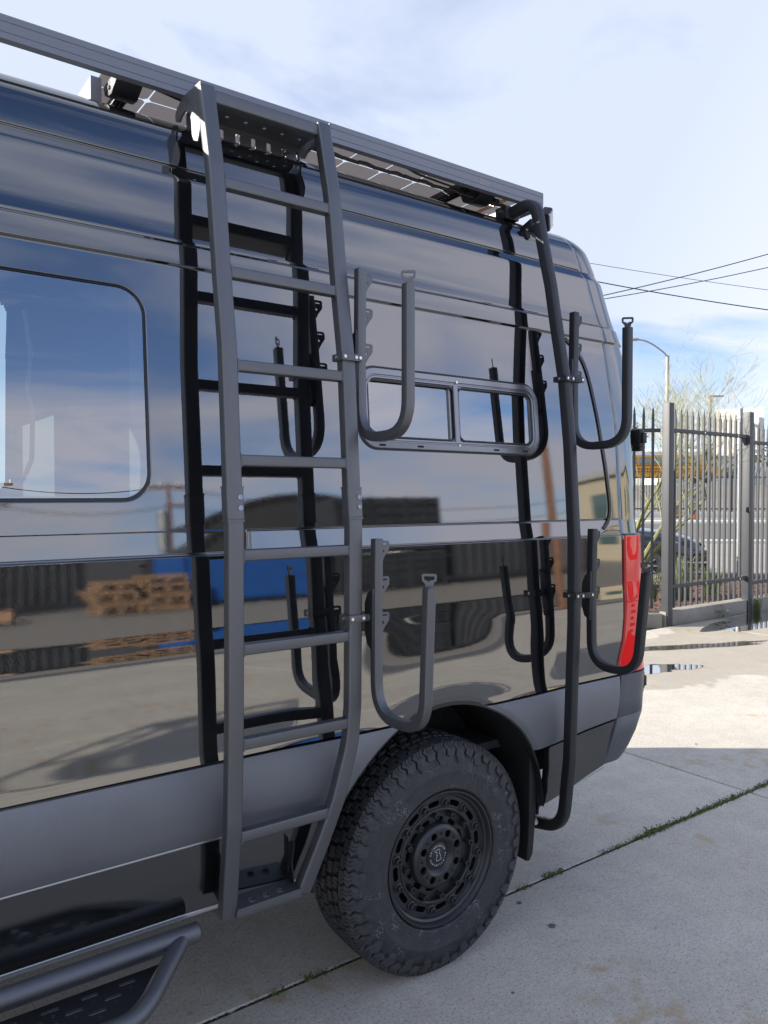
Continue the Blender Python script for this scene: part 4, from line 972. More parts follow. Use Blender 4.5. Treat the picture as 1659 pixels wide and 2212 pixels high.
def strap_tab(x0, dirn, w=.034, h=.040):
    """tab outline in (a, z): a runs away from the tube"""
    o_ = [(0, -.004), (0, .034), (.004, .038), (.026, .038), (.030, .034), (.031, .020), (.016, .000), (.010, -.010), (0, -.016)]
    return o_
def hook(xc, yi, zi_top, zi_bot, yo, zo_top, m, label, zc, tubex, tilt=0.0):
    """U of square tube in a plane of constant x: inner leg at yi, outer leg at yo"""
    zb = zi_bot
    p = [(xc, yi, zi_top), (xc, yi + .004, (zi_top + zb) / 2), (xc, yi, zb), (xc, yo, zb + .006), (xc, yo - tilt, zo_top)]
    path = fillet(p, [0, .3, .100, .095, 0], 12)
    hk = G().sweep(path, rsec(.028, .028, .004), side=(1, 0, 0)).obj('board_hook', m, van); hk['label'] = label
    for z, y, s_ in ((zi_top, yi, 1), (zo_top, yo - tilt, 1)):
        g = G(); g.box((xc, y, z + .001), (.026, .026, .004)); g.obj('tube_cap', m, hk, bevel=.0015)
    # strap tabs: plates with a slot, standing off the inner leg (3) and the tip (1)
    tab = [(0, -.018), (.004, .012), (0, .016), (0, .036), (.004, .040), (.028, .040), (.033, .035), (.032, .016), (.016, -.004), (.008, -.018)]
    ho = [rrect(.006, .026, .029, .034, .0024, 3), circ(.010, .010, .0045, 10)]
    for k in range(3):
        z = zi_top - .045 - k * .104
        plate('strap_tab', tab, ho, .003, basis((1, 0, 0), (0, 0, 1), (0, -1, 0), (xc + .013, yi + .004, z)), m, hk, bevel=.0004)
    tip = [(-.009, 0), (.009, 0), (.012, .014), (.019, .020), (.020, .034), (.016, .038), (-.016, .038), (-.020, .034), (-.019, .020), (-.011, .012)]
    plate('strap_tab', tip, [[(-.014, .032), (-.014, .022), (-.006, .020), (-.001, .016), (.003, .021), (.014, .022), (.014, .032)]], .003, basis((.72, -.69, 0), (0, 0, 1), (-.69, -.72, 0), (xc, yo - tilt, zo_top)), m, hk, bevel=.0004)
    # clamp: slotted body behind the tube and a collar round the carrier tube
    g = G(); g.prism([(yi - .010, zc + .085), (yi + .016, zc + .070), (yi + .030, zc + .040), (yi + .030, zc - .045), (yi + .018, zc - .080), (yi - .008, zc - .095)], 'x', xc - .024, xc - .0125)
    g.obj('hook_spine', M['powder_dark'], hk, bevel=.003)
    yfr = tubex[2]
    x0, x1, d = tubex[0] - .008, tubex[1] + .008, tubex[3]
    cl = G(); cl.bbox((x0, yfr - .010, zc - .010), (x1, yfr - .0008, zc + .010)); cl.bbox((x0, yfr - .0008, zc - .010), (tubex[0] - .001, yfr + d, zc + .010)); cl.bbox((x0, yfr + d, zc - .010), (x1, yfr + d + .009, zc + .010)); cl.bbox((tubex[1] + .001, yfr - .0008, zc - .010), (x1, yfr + d, zc + .010))
    cl.bbox((x1 + .0015, yfr - .010, zc - .010), (xc - .0125, yfr + .014, zc + .010))
    cl.obj('clamp', m if m is M['powder'] else M['powder_dark'], hk, bevel=.0012)
    for x, y in ((x0 + .010, yfr - .010), (x1 - .012, yfr - .010), (xc - .020, yfr - .010)):
        G().cyl((x, y + .0005, zc), (x, y - .0022, zc), .0048, 12).cyl((x, y - .0022, zc), (x, y - .003, zc), .003, 6).obj('clamp_bolt', M['bolt'], hk)
    G().cyl((x0 + .001, yfr + .02, zc), (x0 - .003, yfr + .02, zc), .0045, 12).obj('clamp_bolt', M['bolt'], hk)
    return hk
HK = lambda z: (1.201, 1.245, fy(z), RD)
hook(1.275, 1.883, 2.249, 1.752, 1.653, 2.155, M['powder'], 'grey board hook clamped high on the ladder', 1.985, HK(1.985))
hook(1.285, 1.813, 1.459, .9475, 1.592, 1.342, M['powder'], 'grey board hook clamped low on the ladder', 1.235, HK(1.235), tilt=.018)
HB = lambda z: (BX - .017, BX + .017, float(np.interp(z, [a for a, b in BFY], [b for a, b in BFY])), .042)
hook(2.270, 1.927, 2.267, 1.765, 1.690, 2.170, M['powder_dark'], 'black board hook clamped high on the rear bar', 2.010, HB(2.010))
hook(2.270, 1.836, 1.461, .962, 1.641, 1.319, M['powder_dark'], 'black board hook clamped low on the rear bar', 1.225, HB(1.225), tilt=.035)

# ------------------------------------------------------------ roof rack
def rail_sec():
    return [(.0, .0), (.0, .058), (-.003, .061), (-.022, .061), (-.025, .058), (-.025, .0)]
g = G(); yr0, yr1 = 2.150, 2 * YC - 2.150
prof_ = [(2.150, 2.737), (2.150, 2.752), (2.1515, 2.7525), (2.1515, 2.754), (2.150, 2.7545), (2.150, 2.778), (2.1515, 2.7785), (2.1515, 2.780), (2.150, 2.7805), (2.150, 2.795), (2.153, 2.799), (2.172, 2.799), (2.175, 2.796), (2.175, 2.737)]
rk = G().prism(prof_, 'x', -3.15, 2.342).obj('roof_rack', M['rack'], van, fix=True, smooth=R(20)); rk['label'] = 'long grey aluminium roof rack carrying solar panels'
G().prism([(2 * YC - y, z) for y, z in prof_], 'x', -3.15, 2.342).obj('side_rail', M['rack'], rk, smooth=R(20))
G().bbox((2.333, 2.175, 2.737), (2.352, 2 * YC - 2.175, 2.797)).obj('end_rail', M['rack'], rk, bevel=.003)
G().bbox((-3.17, 2.175, 2.737), (-3.15, 2 * YC - 2.175, 2.797)).obj('end_rail', M['rack'], rk, bevel=.003)
for x in (-2.9, -2.2, -1.65, -1.1, -.55, .05, .70, 1.28, 1.96):
    g = G(); wv_ = .055 if x > 1.9 else .035
    g.bbox((x, 2.175, 2.752), (x + wv_, 2 * YC - 2.175, 2.775))
    for k in range(3): g.bbox((x + .004 + k * wv_ / 3.2, 2.176, 2.748), (x + .010 + k * wv_ / 3.2, 2 * YC - 2.176, 2.7525))
    g.obj('crossbar', M['powder_dark'], rk, bevel=.001)
# feet at the roof's edge
for x in (.66, 1.20, 2.03, -.2, -1.0, -2.0):
    g = G(); g.prism([(2.178, 2.737), (2.178, 2.765), (2.30, 2.765), (2.285, 2.735), (2.262, 2.722), (2.225, 2.716)], 'x', x, x + .075); g.obj('rack_foot', M['powder_dark'], rk, bevel=.003)
    G().cyl((x - .001, 2.235, 2.738), (x - .005, 2.235, 2.738), .006, 10).obj('foot_bolt', M['bolt'], rk)
# panels: back sheets with cell grid seen from beneath
CS, CG, CC = .154, .0042, .011
def cell_poly(cx, cy):
    h = CS / 2; return [(cx - h + CC, cy - h), (cx + h - CC, cy - h), (cx + h, cy - h + CC), (cx + h, cy + h - CC), (cx + h - CC, cy + h), (cx - h + CC, cy + h), (cx - h, cy + h - CC), (cx - h, cy - h + CC)]
cell_me = G().add([(x, y, 0) for x, y in cell_poly(0, 0)], [tuple(range(8))]).mesh('solar_cell'); cell_me.materials.append(M['cell'])
def solar(x0, x1, y0, y1):
    far_ = G(); y = y0 + .008 + CS / 2; row = 0
    while y + CS / 2 < y1:
        x = x0 + .006 + CS / 2
        while x + CS / 2 < x1 + .04:
            if row < 4:
                o_ = bpy.data.objects.new('solar_cell', cell_me); COL.objects.link(o_); o_.parent = rk; o_.matrix_parent_inverse = WMX[van].inverted() @ Matrix.Identity(4) if False else Matrix.Identity(4); o_.location = (x, y, 2.787)
            else: far_.add([(a_, b_, 2.787) for a_, b_ in cell_poly(x, y)], [tuple(range(8))])
            x += CS + CG
        y += CS + CG; row += 1
    f_ = far_.obj('solar_cells', M['cell'], rk, smooth=None, fix=False); f_['kind'] = 'stuff'
solar(1.36, 2.28, 2.178, 3.70); solar(.64, 1.33, 2.178, 3.70); solar(-2.3, .04, 2.45, 3.70)
for y in (2.205, 2.219): G().bbox((2.222 + (y - 2.205), 2.20, 2.776), (2.228 + (y - 2.205), 3.0, 2.780)).obj('copper_strip', M['copper'], rk)
G().sweep(fillet([(1.50, 2.19, 2.775), (1.62, 2.20, 2.768), (1.75, 2.21, 2.750), (1.86, 2.215, 2.748), (1.98, 2.23, 2.752)], .2, 6), csec(.004, 8)).obj('rack_cable', M['cable'], rk)
G().sweep(fillet([(.70, 2.19, 2.77), (.78, 2.195, 2.752), (.88, 2.20, 2.742), (.98, 2.21, 2.745)], .2, 6), csec(.004, 8)).obj('rack_cable', M['cable'], rk)
g = G()
for k in range(14): x = 1.30 + k * .066; g.sweep([(x, 2.225 + .006 * math.sin(k * 1.7), 2.735), (x + .04, 2.232, 2.738 + .005 * (k % 2)), (x + .07, 2.225, 2.734)], csec(.006, 6))
g.obj('cable_loom', M['cable'], rk)
for k in range(2):
    G().bbox((2.05 + k * .02, 2.23, 2.745), (2.16 + k * .02, 2.255, 2.762)).obj('plug_connector', M['cable'], rk, bevel=.004)
g = G().bbox((.62, 2.28, 2.70), (.65, 2.46, 2.78)); g.obj('wind_deflector_end', M['white'] if False else M['rack'], rk)
# tiny unreadable print on the rail
g = G()
for i, w_ in enumerate((.022, .052, .048, .055, .040)):
    x0 = 1.995; z = 2.772 - i * .0045
    g.add([(x0, 2.1494, z), (x0 + w_, 2.1494, z), (x0 + w_, 2.1494, z + .0022), (x0, 2.1494, z + .0022)], [(0, 1, 2, 3)])
g.obj('rail_print', M['lampgrey'], rk, fix=False, smooth=None)

# ------------------------------------------------------------ running board
rb = G().sweep([(-1.2, 1.908, .440), (.772, 1.908, .440)], csec(.0265, 20), side=(0, 1, 0)).obj('running_board', M['powder'], van); rb['label'] = 'tubular running board with slotted step plate'
outer = fillet([(-1.2, 1.722, .395), (.545, 1.722, .395), (.600, 1.765, .405), (.712, 1.885, .432), (.725, 1.90, .436)], [0, .16, .2, .1, 0], 12)
G().sweep(outer, csec(.0225, 18), side=(0, 0, 1)).obj('outer_tube', M['powder'], rb)
G().cyl((.772, 1.908, .440), (.776, 1.908, .440), .0245, 20, r2=.022).obj('tube_end', M['powder_dark'], rb)
op = [(-1.2, 1.742), (.52, 1.742), (.56, 1.760), (.64, 1.84), (.668, 1.885), (-1.2, 1.885)]
hs = []
x = -1.12
while x < .60:
    for j, y in enumerate((1.762, 1.792, 1.824, 1.858)):
        xx = x + (.0 if j % 2 else .045)
        lim_ = .52 + (y - 1.742) * .95
        if xx + .05 < lim_: hs.append(rrect(xx, xx + .042, y - .0058, y + .0058, .0054, 3))
        if j in (0, 1, 2) and xx + .085 < lim_: hs.append(circ(xx + .066, y + .012, .005, 10))
    x += .088
plate('step_plate', op, hs, .004, XY(.402), M['powder_dark'], rb, bevel=.0006)
for x, y in ((.335, 1.775), (.315, 1.80), (.345, 1.745)):
    pass
for x, y in ((.395, 1.790), (.380, 1.757)): G().cyl((x, y, .404), (x, y, .409), .008, 12).cyl((x, y, .409), (x, y, .412), .0045, 6).obj('step_bolt', M['bolt'], rb)
for x in (-.6, -.1): G().bbox((x, 1.75, .375), (x + .05, 2.2, .395)).obj('step_arm', M['dark'], rb)

# ------------------------------------------------------------ kerb, planting bed, fence
U = Vector((-.80, .60))                              # direction in which the fence turns away behind the van
P1 = Vector((8.21, 5.57))
kb = G(); kb.bbox((8.15, 5.49, -.02), (30, 5.66, .175))
kerb = kb.obj('concrete_kerb', M['curb'], None, bevel=.012); tag(kerb, 'long low concrete kerb under the steel fence', 'kerb')
n_ = Vector((U.y, -U.x)) * .085
a_, b_ = P1 + Vector((-.06, 0)), P1 + U * 6
k2 = G().add([(a_.x + n_.x * s_, a_.y + n_.y * s_, z) for z in (-.02, .155) for s_ in (1, -1)] + [(b_.x + n_.x * s_, b_.y + n_.y * s_, z) for z in (-.02, .155) for s_ in (1, -1)], [(0, 1, 3, 2), (4, 6, 7, 5), (0, 4, 5, 1), (2, 3, 7, 6), (0, 2, 6, 4), (1, 5, 7, 3)])
tag(k2.obj('concrete_kerb', M['curb'], None, bevel=.012), 'short concrete kerb angling away behind the van', 'kerb')
bed = G(); bed.add([(8.3, 5.66, .10), (30, 5.66, .10), (30, 7.0, .09), (14.0, 7.05, .09), (12.6, 8.3, .09), (9.5, 10.2, .09), (4.0, 10.0, .09), (4.0, 8.9, .10)], [tuple(range(8))])
bedo = bed.obj('mulch_bed', M['mulch'], None, smooth=None); tag(bedo, kind='structure')
g = G(); rnd = random.Random(5)
for k in range(2600):
    x = 7.9 + 4.6 * rnd.random() ** 1.0; y = 5.68 + 2.4 * rnd.random()
    if y > 10.2 - (x - 8) * .6 or y < 5.7 + max(0, 8.3 - x) * .8: continue
    L_, W_ = rnd.uniform(.02, .06), rnd.uniform(.008, .02)
    rm = Matrix.Rotation(rnd.uniform(0, 6.3), 3, 'Z') @ Matrix.Rotation(rnd.uniform(-.5, .5), 3, 'X')
    g.box((x, y, .108 + rnd.random() * .012), (L_, W_, .008), rm)
ch = g.obj('mulch_chips', M['mulch'], None, smooth=None, fix=False); tag(ch, kind='stuff', label='loose brown bark chips on the bed behind the fence', cat='mulch')
# kerb on the far side of the bed
path = fillet([(4.5, 10.25, .06), (9.5, 10.35, .06), (12.6, 8.45, .06), (14.0, 7.2, .06), (16.0, 7.15, .06), (30, 7.15, .06)], 1.0, 8)
tag(G().sweep(path, rsec(.16, .20, .02), side=(0, 0, 1)).obj('bed_kerb', M['curb'], None), 'curved pale kerb behind the planting bed', 'kerb')

fence = empty('steel_fence', (8.21, 5.57, 0), 'grey steel picket fence with spear tops along the concrete kerb', 'fence')
def put(name, me, x, y, z, rz=0):
    o = bpy.data.objects.new(name, me); COL.objects.link(o); o.parent = fence; o.location = (x - 8.21, y - 5.57, z); o.rotation_euler = (0, 0, rz); return o
pk = .0132
g = G().bbox((-pk, -pk, 0), (pk, pk, 2.36)); g.add([(-pk * .9, -pk * .35, 2.36), (pk * .9, -pk * .35, 2.36), (pk * .9, pk * .35, 2.36), (-pk * .9, pk * .35, 2.36), (-pk * .75, -pk * .3, 2.405), (pk * .75, -pk * .3, 2.405), (pk * .75, pk * .3, 2.405), (-pk * .75, pk * .3, 2.405), (0, 0, 2.455)],
   [(0, 1, 5, 4), (1, 2, 6, 5), (2, 3, 7, 6), (3, 0, 4, 7), (4, 5, 8), (5, 6, 8), (6, 7, 8), (7, 4, 8)])
pick = g.mesh('picket'); pick.materials.append(M['fence'])
post = G().bbox((-.05, -.05, -.05), (.05, .05, 2.69)).mesh('fence_post', .006); post.materials.append(M['fence']); shade(post, R(30))
bolt_me = G().cyl((0, 0, 0), (0, -.008, 0), .012, 10).mesh('rail_bolt'); bolt_me.materials.append(M['bolt'])
put('fence_post', post, 8.21, 5.52, 0.0)
put('fence_post', post, 10.02, 5.52, 0.0); put('fence_post', post, 12.25, 5.52, -.08); put('fence_post', post, 14.48, 5.52, -.12)
q = P1 + U * 1.75; put('fence_post', post, q.x, q.y, 0.0, math.atan2(U.y, U.x)); q = P1 + U * 4.1; put('fence_post', post, q.x, q.y, 0.0, math.atan2(U.y, U.x))
def rail(a, b, z): 
    return G().sweep([(a[0], a[1], z), (b[0], b[1], z)], rsec(.038, .045, .004), side=(0, 1, 0)).obj('fence_rail', M['fence'], fence)
def run(a, b, dz, first=.105, step=.1235):
    a, b = Vector(a), Vector(b); d = (b - a); Ln = d.length; d.normalize(); s = first; rz = math.atan2(d.y, d.x)
    while s < Ln - .06:
        p = a + d * s; put('picket', pick, p.x, p.y, .205 + dz, rz); s += step
    nn = Vector((d.y, -d.x)) * 0.012
    for z in (.47, 2.365): rail(a + nn, b + nn, z + dz)
run((8.26, 5.53), (9.97, 5.53), 0.0); run((10.07, 5.53), (12.2, 5.53), -.075); run((12.3, 5.53), (14.43, 5.53), -.12)
run(P1 + U * .05, P1 + U * 1.70, 0.0, .09, .112); run(P1 + U * 1.80, P1 + U * 4.05, 0.0, .09, .112)
put('rail_bolt', bolt_me, 8.95, 5.497, 2.365); put('rail_bolt', bolt_me, 9.72, 5.497, 2.365); put('rail_bolt', bolt_me, 9.0, 5.497, .47); put('rail_bolt', bolt_me, 9.80, 5.497, .47)
G().prism([(9.86, 2.35), (9.97, 2.345), (9.97, 2.24)], 'y', 5.515, 5.545).obj('gate_brace', M['fence'], fence)
G().bbox((9.90, 5.50, .455), (9.985, 5.56, .50)).obj('rail_bracket', M['fence'], fence, bevel=.003)
G().bbox((9.93, 5.44, 1.35), (10.0, 5.50, 1.42)).obj('gate_latch', M['fence'], fence, bevel=.004)

# galvanised pole carrying the back of a large sign
sg = empty('road_sign', (13.15, 7.45, 0), 'weathered blank back of a tall sign on a galvanised pole behind the fence', 'sign')
G().cyl((13.20, 7.42, 0), (13.20, 7.42, 3.12), .042, 20).obj('sign_pole', M['galv'], sg)
dsg = Vector((.50, -.866)); 
pts = rrect(-.42, .42, 2.30, 3.14, .05, 5); c = Vector((13.34, 7.54))
me = plate_mesh([(p, z) for p, z in pts], [], .004, basis((dsg.x, dsg.y, 0), (0, 0, 1), (-dsg.y, dsg.x, 0), (c.x, c.y, 0))); link('sign_panel', me, M['sign_back'], sg)
for z in (2.5, 2.95): G().box((13.21, 7.44, z), (.11, .11, .03)).obj('pole_clamp', M['galv'], sg, bevel=.004)

# ------------------------------------------------------------ road, far kerbs, embankment beyond the fence
def flat(name, pts, z, m, kind='structure'):
    return tag(G().add([(x, y, z) for x, y in pts], [tuple(range(len(pts)))]).obj(name, m, None, smooth=None, fix=False), kind=kind)
flat('parking_bay', [(4, 10.3), (12.7, 8.5), (14.1, 7.2), (40, 7.2), (60, 8), (60, 30), (20, 60), (-20, 60), (-20, 12)], .0, M['road_pale'])
wr, wf = Vector((math.cos(YAW), -math.sin(YAW))), Vector((math.sin(YAW), math.cos(YAW)))
def cf(r, f): q = wr * r + wf * f; return (q.x, q.y)
flat('street', [cf(-30, 27), cf(60, 24), cf(70, 38), cf(-30, 44)], .004, M['asphalt'])
g = G().sweep([(*cf(-30, 26.5), .03), (*cf(60, 23.5), .03)], rsec(.15, .5, .02), side=(0, 0, 1)).obj('street_kerb', M['wall_pale'], None); tag(g, 'near pale street kerb beyond the parked car', 'kerb')
g = G().sweep([(*cf(-30, 45), .05), (*cf(70, 39), .05)], rsec(.2, 1.6, .02), side=(0, 0, 1)).obj('street_kerb', M['wall_pale'], None); tag(g, 'far pale kerb along the foot of the distant fence', 'kerb')
# far fence with a low wall, pickets that curve outward at the top
ff = empty('far_fence', (*cf(15, 55), 0), 'distant grey fence with curved tops across the street', 'fence')
A_, B_ = Vector(cf(-12, 57)), Vector(cf(45, 50)); dd = (B_ - A_).normalized(); nn = Vector((dd.y, -dd.x))
w = G().sweep([(A_.x, A_.y, .15), (B_.x, B_.y, .15)], rsec(.5, .2, .02), side=(0, 0, 1)).obj('fence_footing', M['wall_grey'], ff)
for z in (.6, 2.75): G().sweep([(A_.x, A_.y, z), (B_.x, B_.y, z)], rsec(.09, .06, .01), side=(0, 0, 1)).obj('fence_rail', M['fence'], ff)
s_ = G()
Ln = (B_ - A_).length; x = 0.0; k = 0
fp = fillet([(0, 0, .3), (0, 0, 2.95), (0, -.35, 3.45)], .3, 3)
mesh_fp = G().sweep([(p.x, p.y, p.z) for p in fp], rsec(.035, .035, .004, 1), side=(1, 0, 0)).mesh('picket'); mesh_fp.materials.append(M['fence'])
rz = math.atan2(dd.y, dd.x)
while x < Ln and k < 290:
    p = A_ + dd * x; o = bpy.data.objects.new('picket', mesh_fp); COL.objects.link(o); o.parent = ff; o.location = (p.x - ff.location.x, p.y - ff.location.y, 0); o.rotation_euler = (0, 0, rz); x += .19; k += 1
for x in np.arange(0, Ln, 2.4):
    p = A_ + dd * float(x); G().bbox((p.x - .05, p.y - .05, 0), (p.x + .05, p.y + .05, 2.9)).obj('fence_post', M['fence'], ff)
# embankment and pale wall behind, bus on it
bank = G(); a, b, c, d = cf(-30, 60), cf(70, 54), cf(80, 130), cf(-30, 130)
bank.add([(*a, -.02), (*b, -.02), (*cf(75, 60), 2.35), (*cf(-30, 63), 2.35), (*c, 2.35), (*d, 2.35)], [(0, 1, 2, 3), (3, 2, 4, 5)])
tag(bank.obj('embankment', M['earth'], None, smooth=None, fix=False), kind='structure')
g = G().sweep([(*cf(30.3, 63.5), 3.2), (*cf(60, 60), 3.2)], rsec(2.0, .3, .02), side=(0, 0, 1)).obj('boundary_wall', M['wall_grey'], None); tag(g, 'long pale grey wall beside the school bus', 'wall')
# school bus
bus = empty('school_bus', (*cf(23.2, 69), 2.6), 'yellow school bus with a white roof parked on the bank', 'bus', rz=math.atan2(wr.y, wr.x) + R(4))
bus_prof = [(-1.2, .55), (-1.22, 1.6), (-1.18, 2.3), (-1.12, 2.65), (-.9, 2.95), (-.5, 3.08), (0, 3.12)]; bus_prof += [(-a, b) for a, b in bus_prof[::-1][1:]]
L2 = dict(parent=bus, local=True)
rings = [[(x, y, z) for y, z in bus_prof[0:3] + bus_prof[-3:]] for x in (-8, 5.6)]
G().loft([[(x, -1.2, .55), (x, -1.22, 2.45), (x, 1.22, 2.45), (x, 1.2, .55)] for x in (-8, 5.2)]).obj('bus_body', M['busyellow'], **L2)
G().loft([[(x, -1.22 + i_, 2.45), (x, -1.15 + i_, 2.75), (x, -.8 + i_, 2.98), (x, 0, 3.08), (x, .8 - i_, 2.98), (x, 1.15 - i_, 2.75), (x, 1.22 - i_, 2.45)] for x, i_ in ((-8, 0), (4.6, 0), (5.2, .12))]).obj('bus_roof', M['white'], **L2)
G().loft([[(x, -1.0, .55), (x, -1.0, h_), (x, 1.0, h_), (x, 1.0, .55)] for x, h_ in ((5.2, 1.55), (6.6, 1.4), (6.9, 1.1))]).obj('bonnet', M['busyellow'], bevel=.05, **L2)
for k in range(11):
    x = -7.6 + k * 1.13
    wf_ = G().bbox((x, -1.235, 1.62), (x + .98, -1.215, 2.28)).obj('bus_window', M['carglass'], **L2)
    G().bbox((x, -1.245, 1.94), (x + .98, -1.23, 1.97)).obj('window_bar', M['lampgrey'], wf_, local=True)
for z in (1.5, 1.2, .95): G().bbox((-8, -1.24, z), (5.2, -1.215, z + .05)).obj('rub_rail', M['carplastic'], **L2)
for x in (-5.5, 5.4):
    for y in (-1.05, 1.05): G().cyl((x, y - .15, .5), (x, y + .15, .5), .5, 20).obj('bus_wheel', M['rubber'], **L2)
for x, z in ((5.23, 2.62), (5.23, 2.35)): G().bbox((x, -.9, z), (x + .06, -.6, z + .18)).obj('warning_lamp', M['red_pale'], **L2)

# street lamps
def lamp_curved(r, f, hh, arm, label):
    x, y = cf(r, f); e = empty('street_lamp', (x, y, 0), label, 'street lamp')
    G().cyl((x, y, 0), (x, y, hh), .14, 12, r2=.09).obj('lamp_pole', M['lampgrey'], e)
    L_ = wr * arm
    pth = [(x, y, hh - .1)] + [(x + L_.x * t, y + L_.y * t, hh + .85 * math.sin(t * math.pi / 2)) for t in np.linspace(.1, 1, 8)]
    G().sweep(pth, csec(.045, 8)).obj('lamp_arm', M['lampgrey'], e)
    q = pth[-1]; G().box((q[0] + L_.x * .12, q[1] + L_.y * .12, q[2]), (.5, .25, .12), Matrix.Rotation(math.atan2(L_.y, L_.x), 3, 'Z')).obj('lamp_head', M['lampgrey'], e, bevel=.04)
lamp_curved(15.05, 41, 8.95, -1.62, 'tall street lamp with a curved arm reaching left above the bare tree')
x, y = cf(16.9, 40); e = empty('street_lamp', (x, y, 0), 'shorter square-armed street lamp standing right of the bare tree', 'street lamp')
G().cyl((x, y, 0), (x, y, 6.7), .09, 10, r2=.075).obj('lamp_pole', M['lampgrey'], e)
G().box((x + wr.x * .3, y + wr.y * .3, 6.68), (.75, .2, .09), Matrix.Rotation(math.atan2(wr.y, wr.x), 3, 'Z')).obj('lamp_head', M['lampgrey'], e, bevel=.02)

# overhead cables
def cable(p, q, sag, r, label, ext=(1.2, 1.6)):
    p, q = Vector(p), Vector(q); d = q - p; a, b = p - d * ext[0], q + d * ext[1]; pts = []
    for i in range(41):
        t = i / 40; c = a.lerp(b, t)
        s0 = (0 - (-ext[0])) / (1 + ext[0] + ext[1])
        c.z -= sag * (4 * t * (1 - t)) ; pts.append(c)
    o = G().sweep(pts, csec(r, 6)).obj('overhead_cable', M['cable'], None); tag(o, label, 'cable', None)
cable((24.43, 19.62, 10.9), (29.82, 15.70, 9.95), .4, .010, 'thinnest upper overhead cable sloping down to the right')
cable((24.64, 19.45, 10.35), (29.81, 15.69, 9.37), .6, .020, 'thickest overhead cable sloping down to the right')
cable((20.59, 16.15, 8.55), (24.86, 13.10, 9.93), .55, .016, 'upper of the two overhead cables rising to the right')
cable((20.61, 16.13, 8.43), (24.86, 13.10, 9.50), .55, .014, 'lower of the two overhead cables rising to the right')

# ------------------------------------------------------------ plants
def twig_tree(x, y, z, seed, hmax, label):
    rnd = random.Random(seed); e = empty('bare_tree', (x, y, z), label, 'tree'); gt, gw, gb = G(), G(), G()
    def grow(p, d, L_, r, lvl):
        n = 5; pts = [p]; dv = d.copy()
        for i in range(n):
            dv = (dv + Vector((rnd.uniform(-.22, .22), rnd.uniform(-.22, .22), rnd.uniform(-.05, .16)))).normalized(); pts.append(pts[-1] + dv * L_ / n)
        tgt = gt if lvl == 0 else (gb if lvl < 3 else gw)
        rs = [r * (1 - .55 * i / n) for i in range(n + 1)]
        for i in range(n): tgt.cyl(pts[i], pts[i + 1], max(rs[i], .0024), 6 if lvl < 3 else 3, max(rs[i + 1], .0020))
        if lvl >= 5: return
        cnt = (4, 3, 3, 3, 3)[lvl]
        for k in range(cnt):
            i = rnd.randint(2 if lvl else 3, n); ax = Vector((rnd.uniform(-1, 1), rnd.uniform(-1, 1), rnd.uniform(-.2, .9))).normalized()
            nd = (dv * .75 + ax * .85).normalized(); grow(pts[i], nd, L_ * rnd.uniform(.55, .78), rs[i] * .58, lvl + 1)
    grow(Vector((x, y, z)), Vector((.10, -.25, 1)).normalized(), 1.5, .055, 0)
    grow(Vector((x, y, z + .1)), Vector((.9, -.5, .85)).normalized(), 1.85, .042, 0)
    grow(Vector((x, y, z + .05)), Vector((.3, -.5, 1.0)).normalized(), 1.85, .042, 0)
    gt.obj('trunk', M['bark'], e); gb.obj('branches', M['bark'], e); t = gw.obj('crown', M['twig'], e, fix=False, smooth=None); t['kind'] = 'stuff'
twig_tree(9.9, 7.4, .1, 21, 4, 'sparse yellow-green bare tree behind the fence beside the van')
def grass_clump(x, y, z, n, h, spread, seed, label, m, name='grass_clump', cat='shrub', w=.004):
    rnd = random.Random(seed); g = G()
    for k in range(n):
        a = rnd.uniform(0, 2 * math.pi); rr_ = spread * .3 * math.sqrt(rnd.random()); p = Vector((x + rr_ * math.cos(a), y + rr_ * math.sin(a), z)); a2 = rnd.uniform(0, 6.28)
        d = Vector((math.cos(a2), math.sin(a2), 0)); out = rnd.uniform(.1, 1) * spread; hh = h * rnd.uniform(.5, 1.1); s = d.cross(Vector((0, 0, 1))) * w
        pts = [p, p + d * out * .25 + Vector((0, 0, hh * .5)), p + d * out * .6 + Vector((0, 0, hh * .9)), p + d * out + Vector((0, 0, hh * (1.0 - .25 * out / spread)))]
        g.add([pts[0] - s, pts[0] + s, pts[1] + s * .9, pts[1] - s * .9, pts[2] + s * .6, pts[2] - s * .6, pts[3]], [(0, 1, 2, 3), (3, 2, 4, 5), (5, 4, 6)])
    o = g.obj(name, m, None, smooth=None, fix=False); tag(o, label, cat); return o
grass_clump(9.75, 6.35, .1, 420, .62, .40, 3, 'feathery pale grass clump behind the fence next to the parked car', M['grass_pale'])
grass_clump(10.45, 6.30, .1, 200, .45, .34, 4, 'darker thin grass clump behind the second fence post', M['grass'])
grass_clump(9.35, 6.55, .1, 260, .38, .28, 9, 'rounded pale green grass mound left of the feathery clump', M['grass_pale'])
grass_clump(10.15, 5.44, 0, 60, .22, .14, 11, 'small grass weed at the foot of the second fence post', M['grass'], 'weed', 'weed', .003)
# broad leaved weed by the kerb
g = G(); rnd = random.Random(8)
for k in range(14):
    a = rnd.uniform(0, 6.28); p = Vector((9.30, 5.43, .01)); d = Vector((math.cos(a), math.sin(a), 0)); q = p + d * rnd.uniform(.02, .07) + Vector((0, 0, rnd.uniform(.03, .15))); s = d.cross(Vector((0, 0, 1)))
    t = q + d * .07 + Vector((0, 0, -.01)); m_ = (q + t) / 2
    g.add([q, m_ + s * .026 + Vector((0, 0, .008)), t, m_ - s * .026 + Vector((0, 0, .008))], [(0, 1, 2), (0, 2, 3)]); g.cyl(p, q, .0015, 4)
tag(g.obj('weed', M['grass'], None, smooth=None, fix=False), 'small broad-leaved weed growing at the foot of the kerb', 'weed')
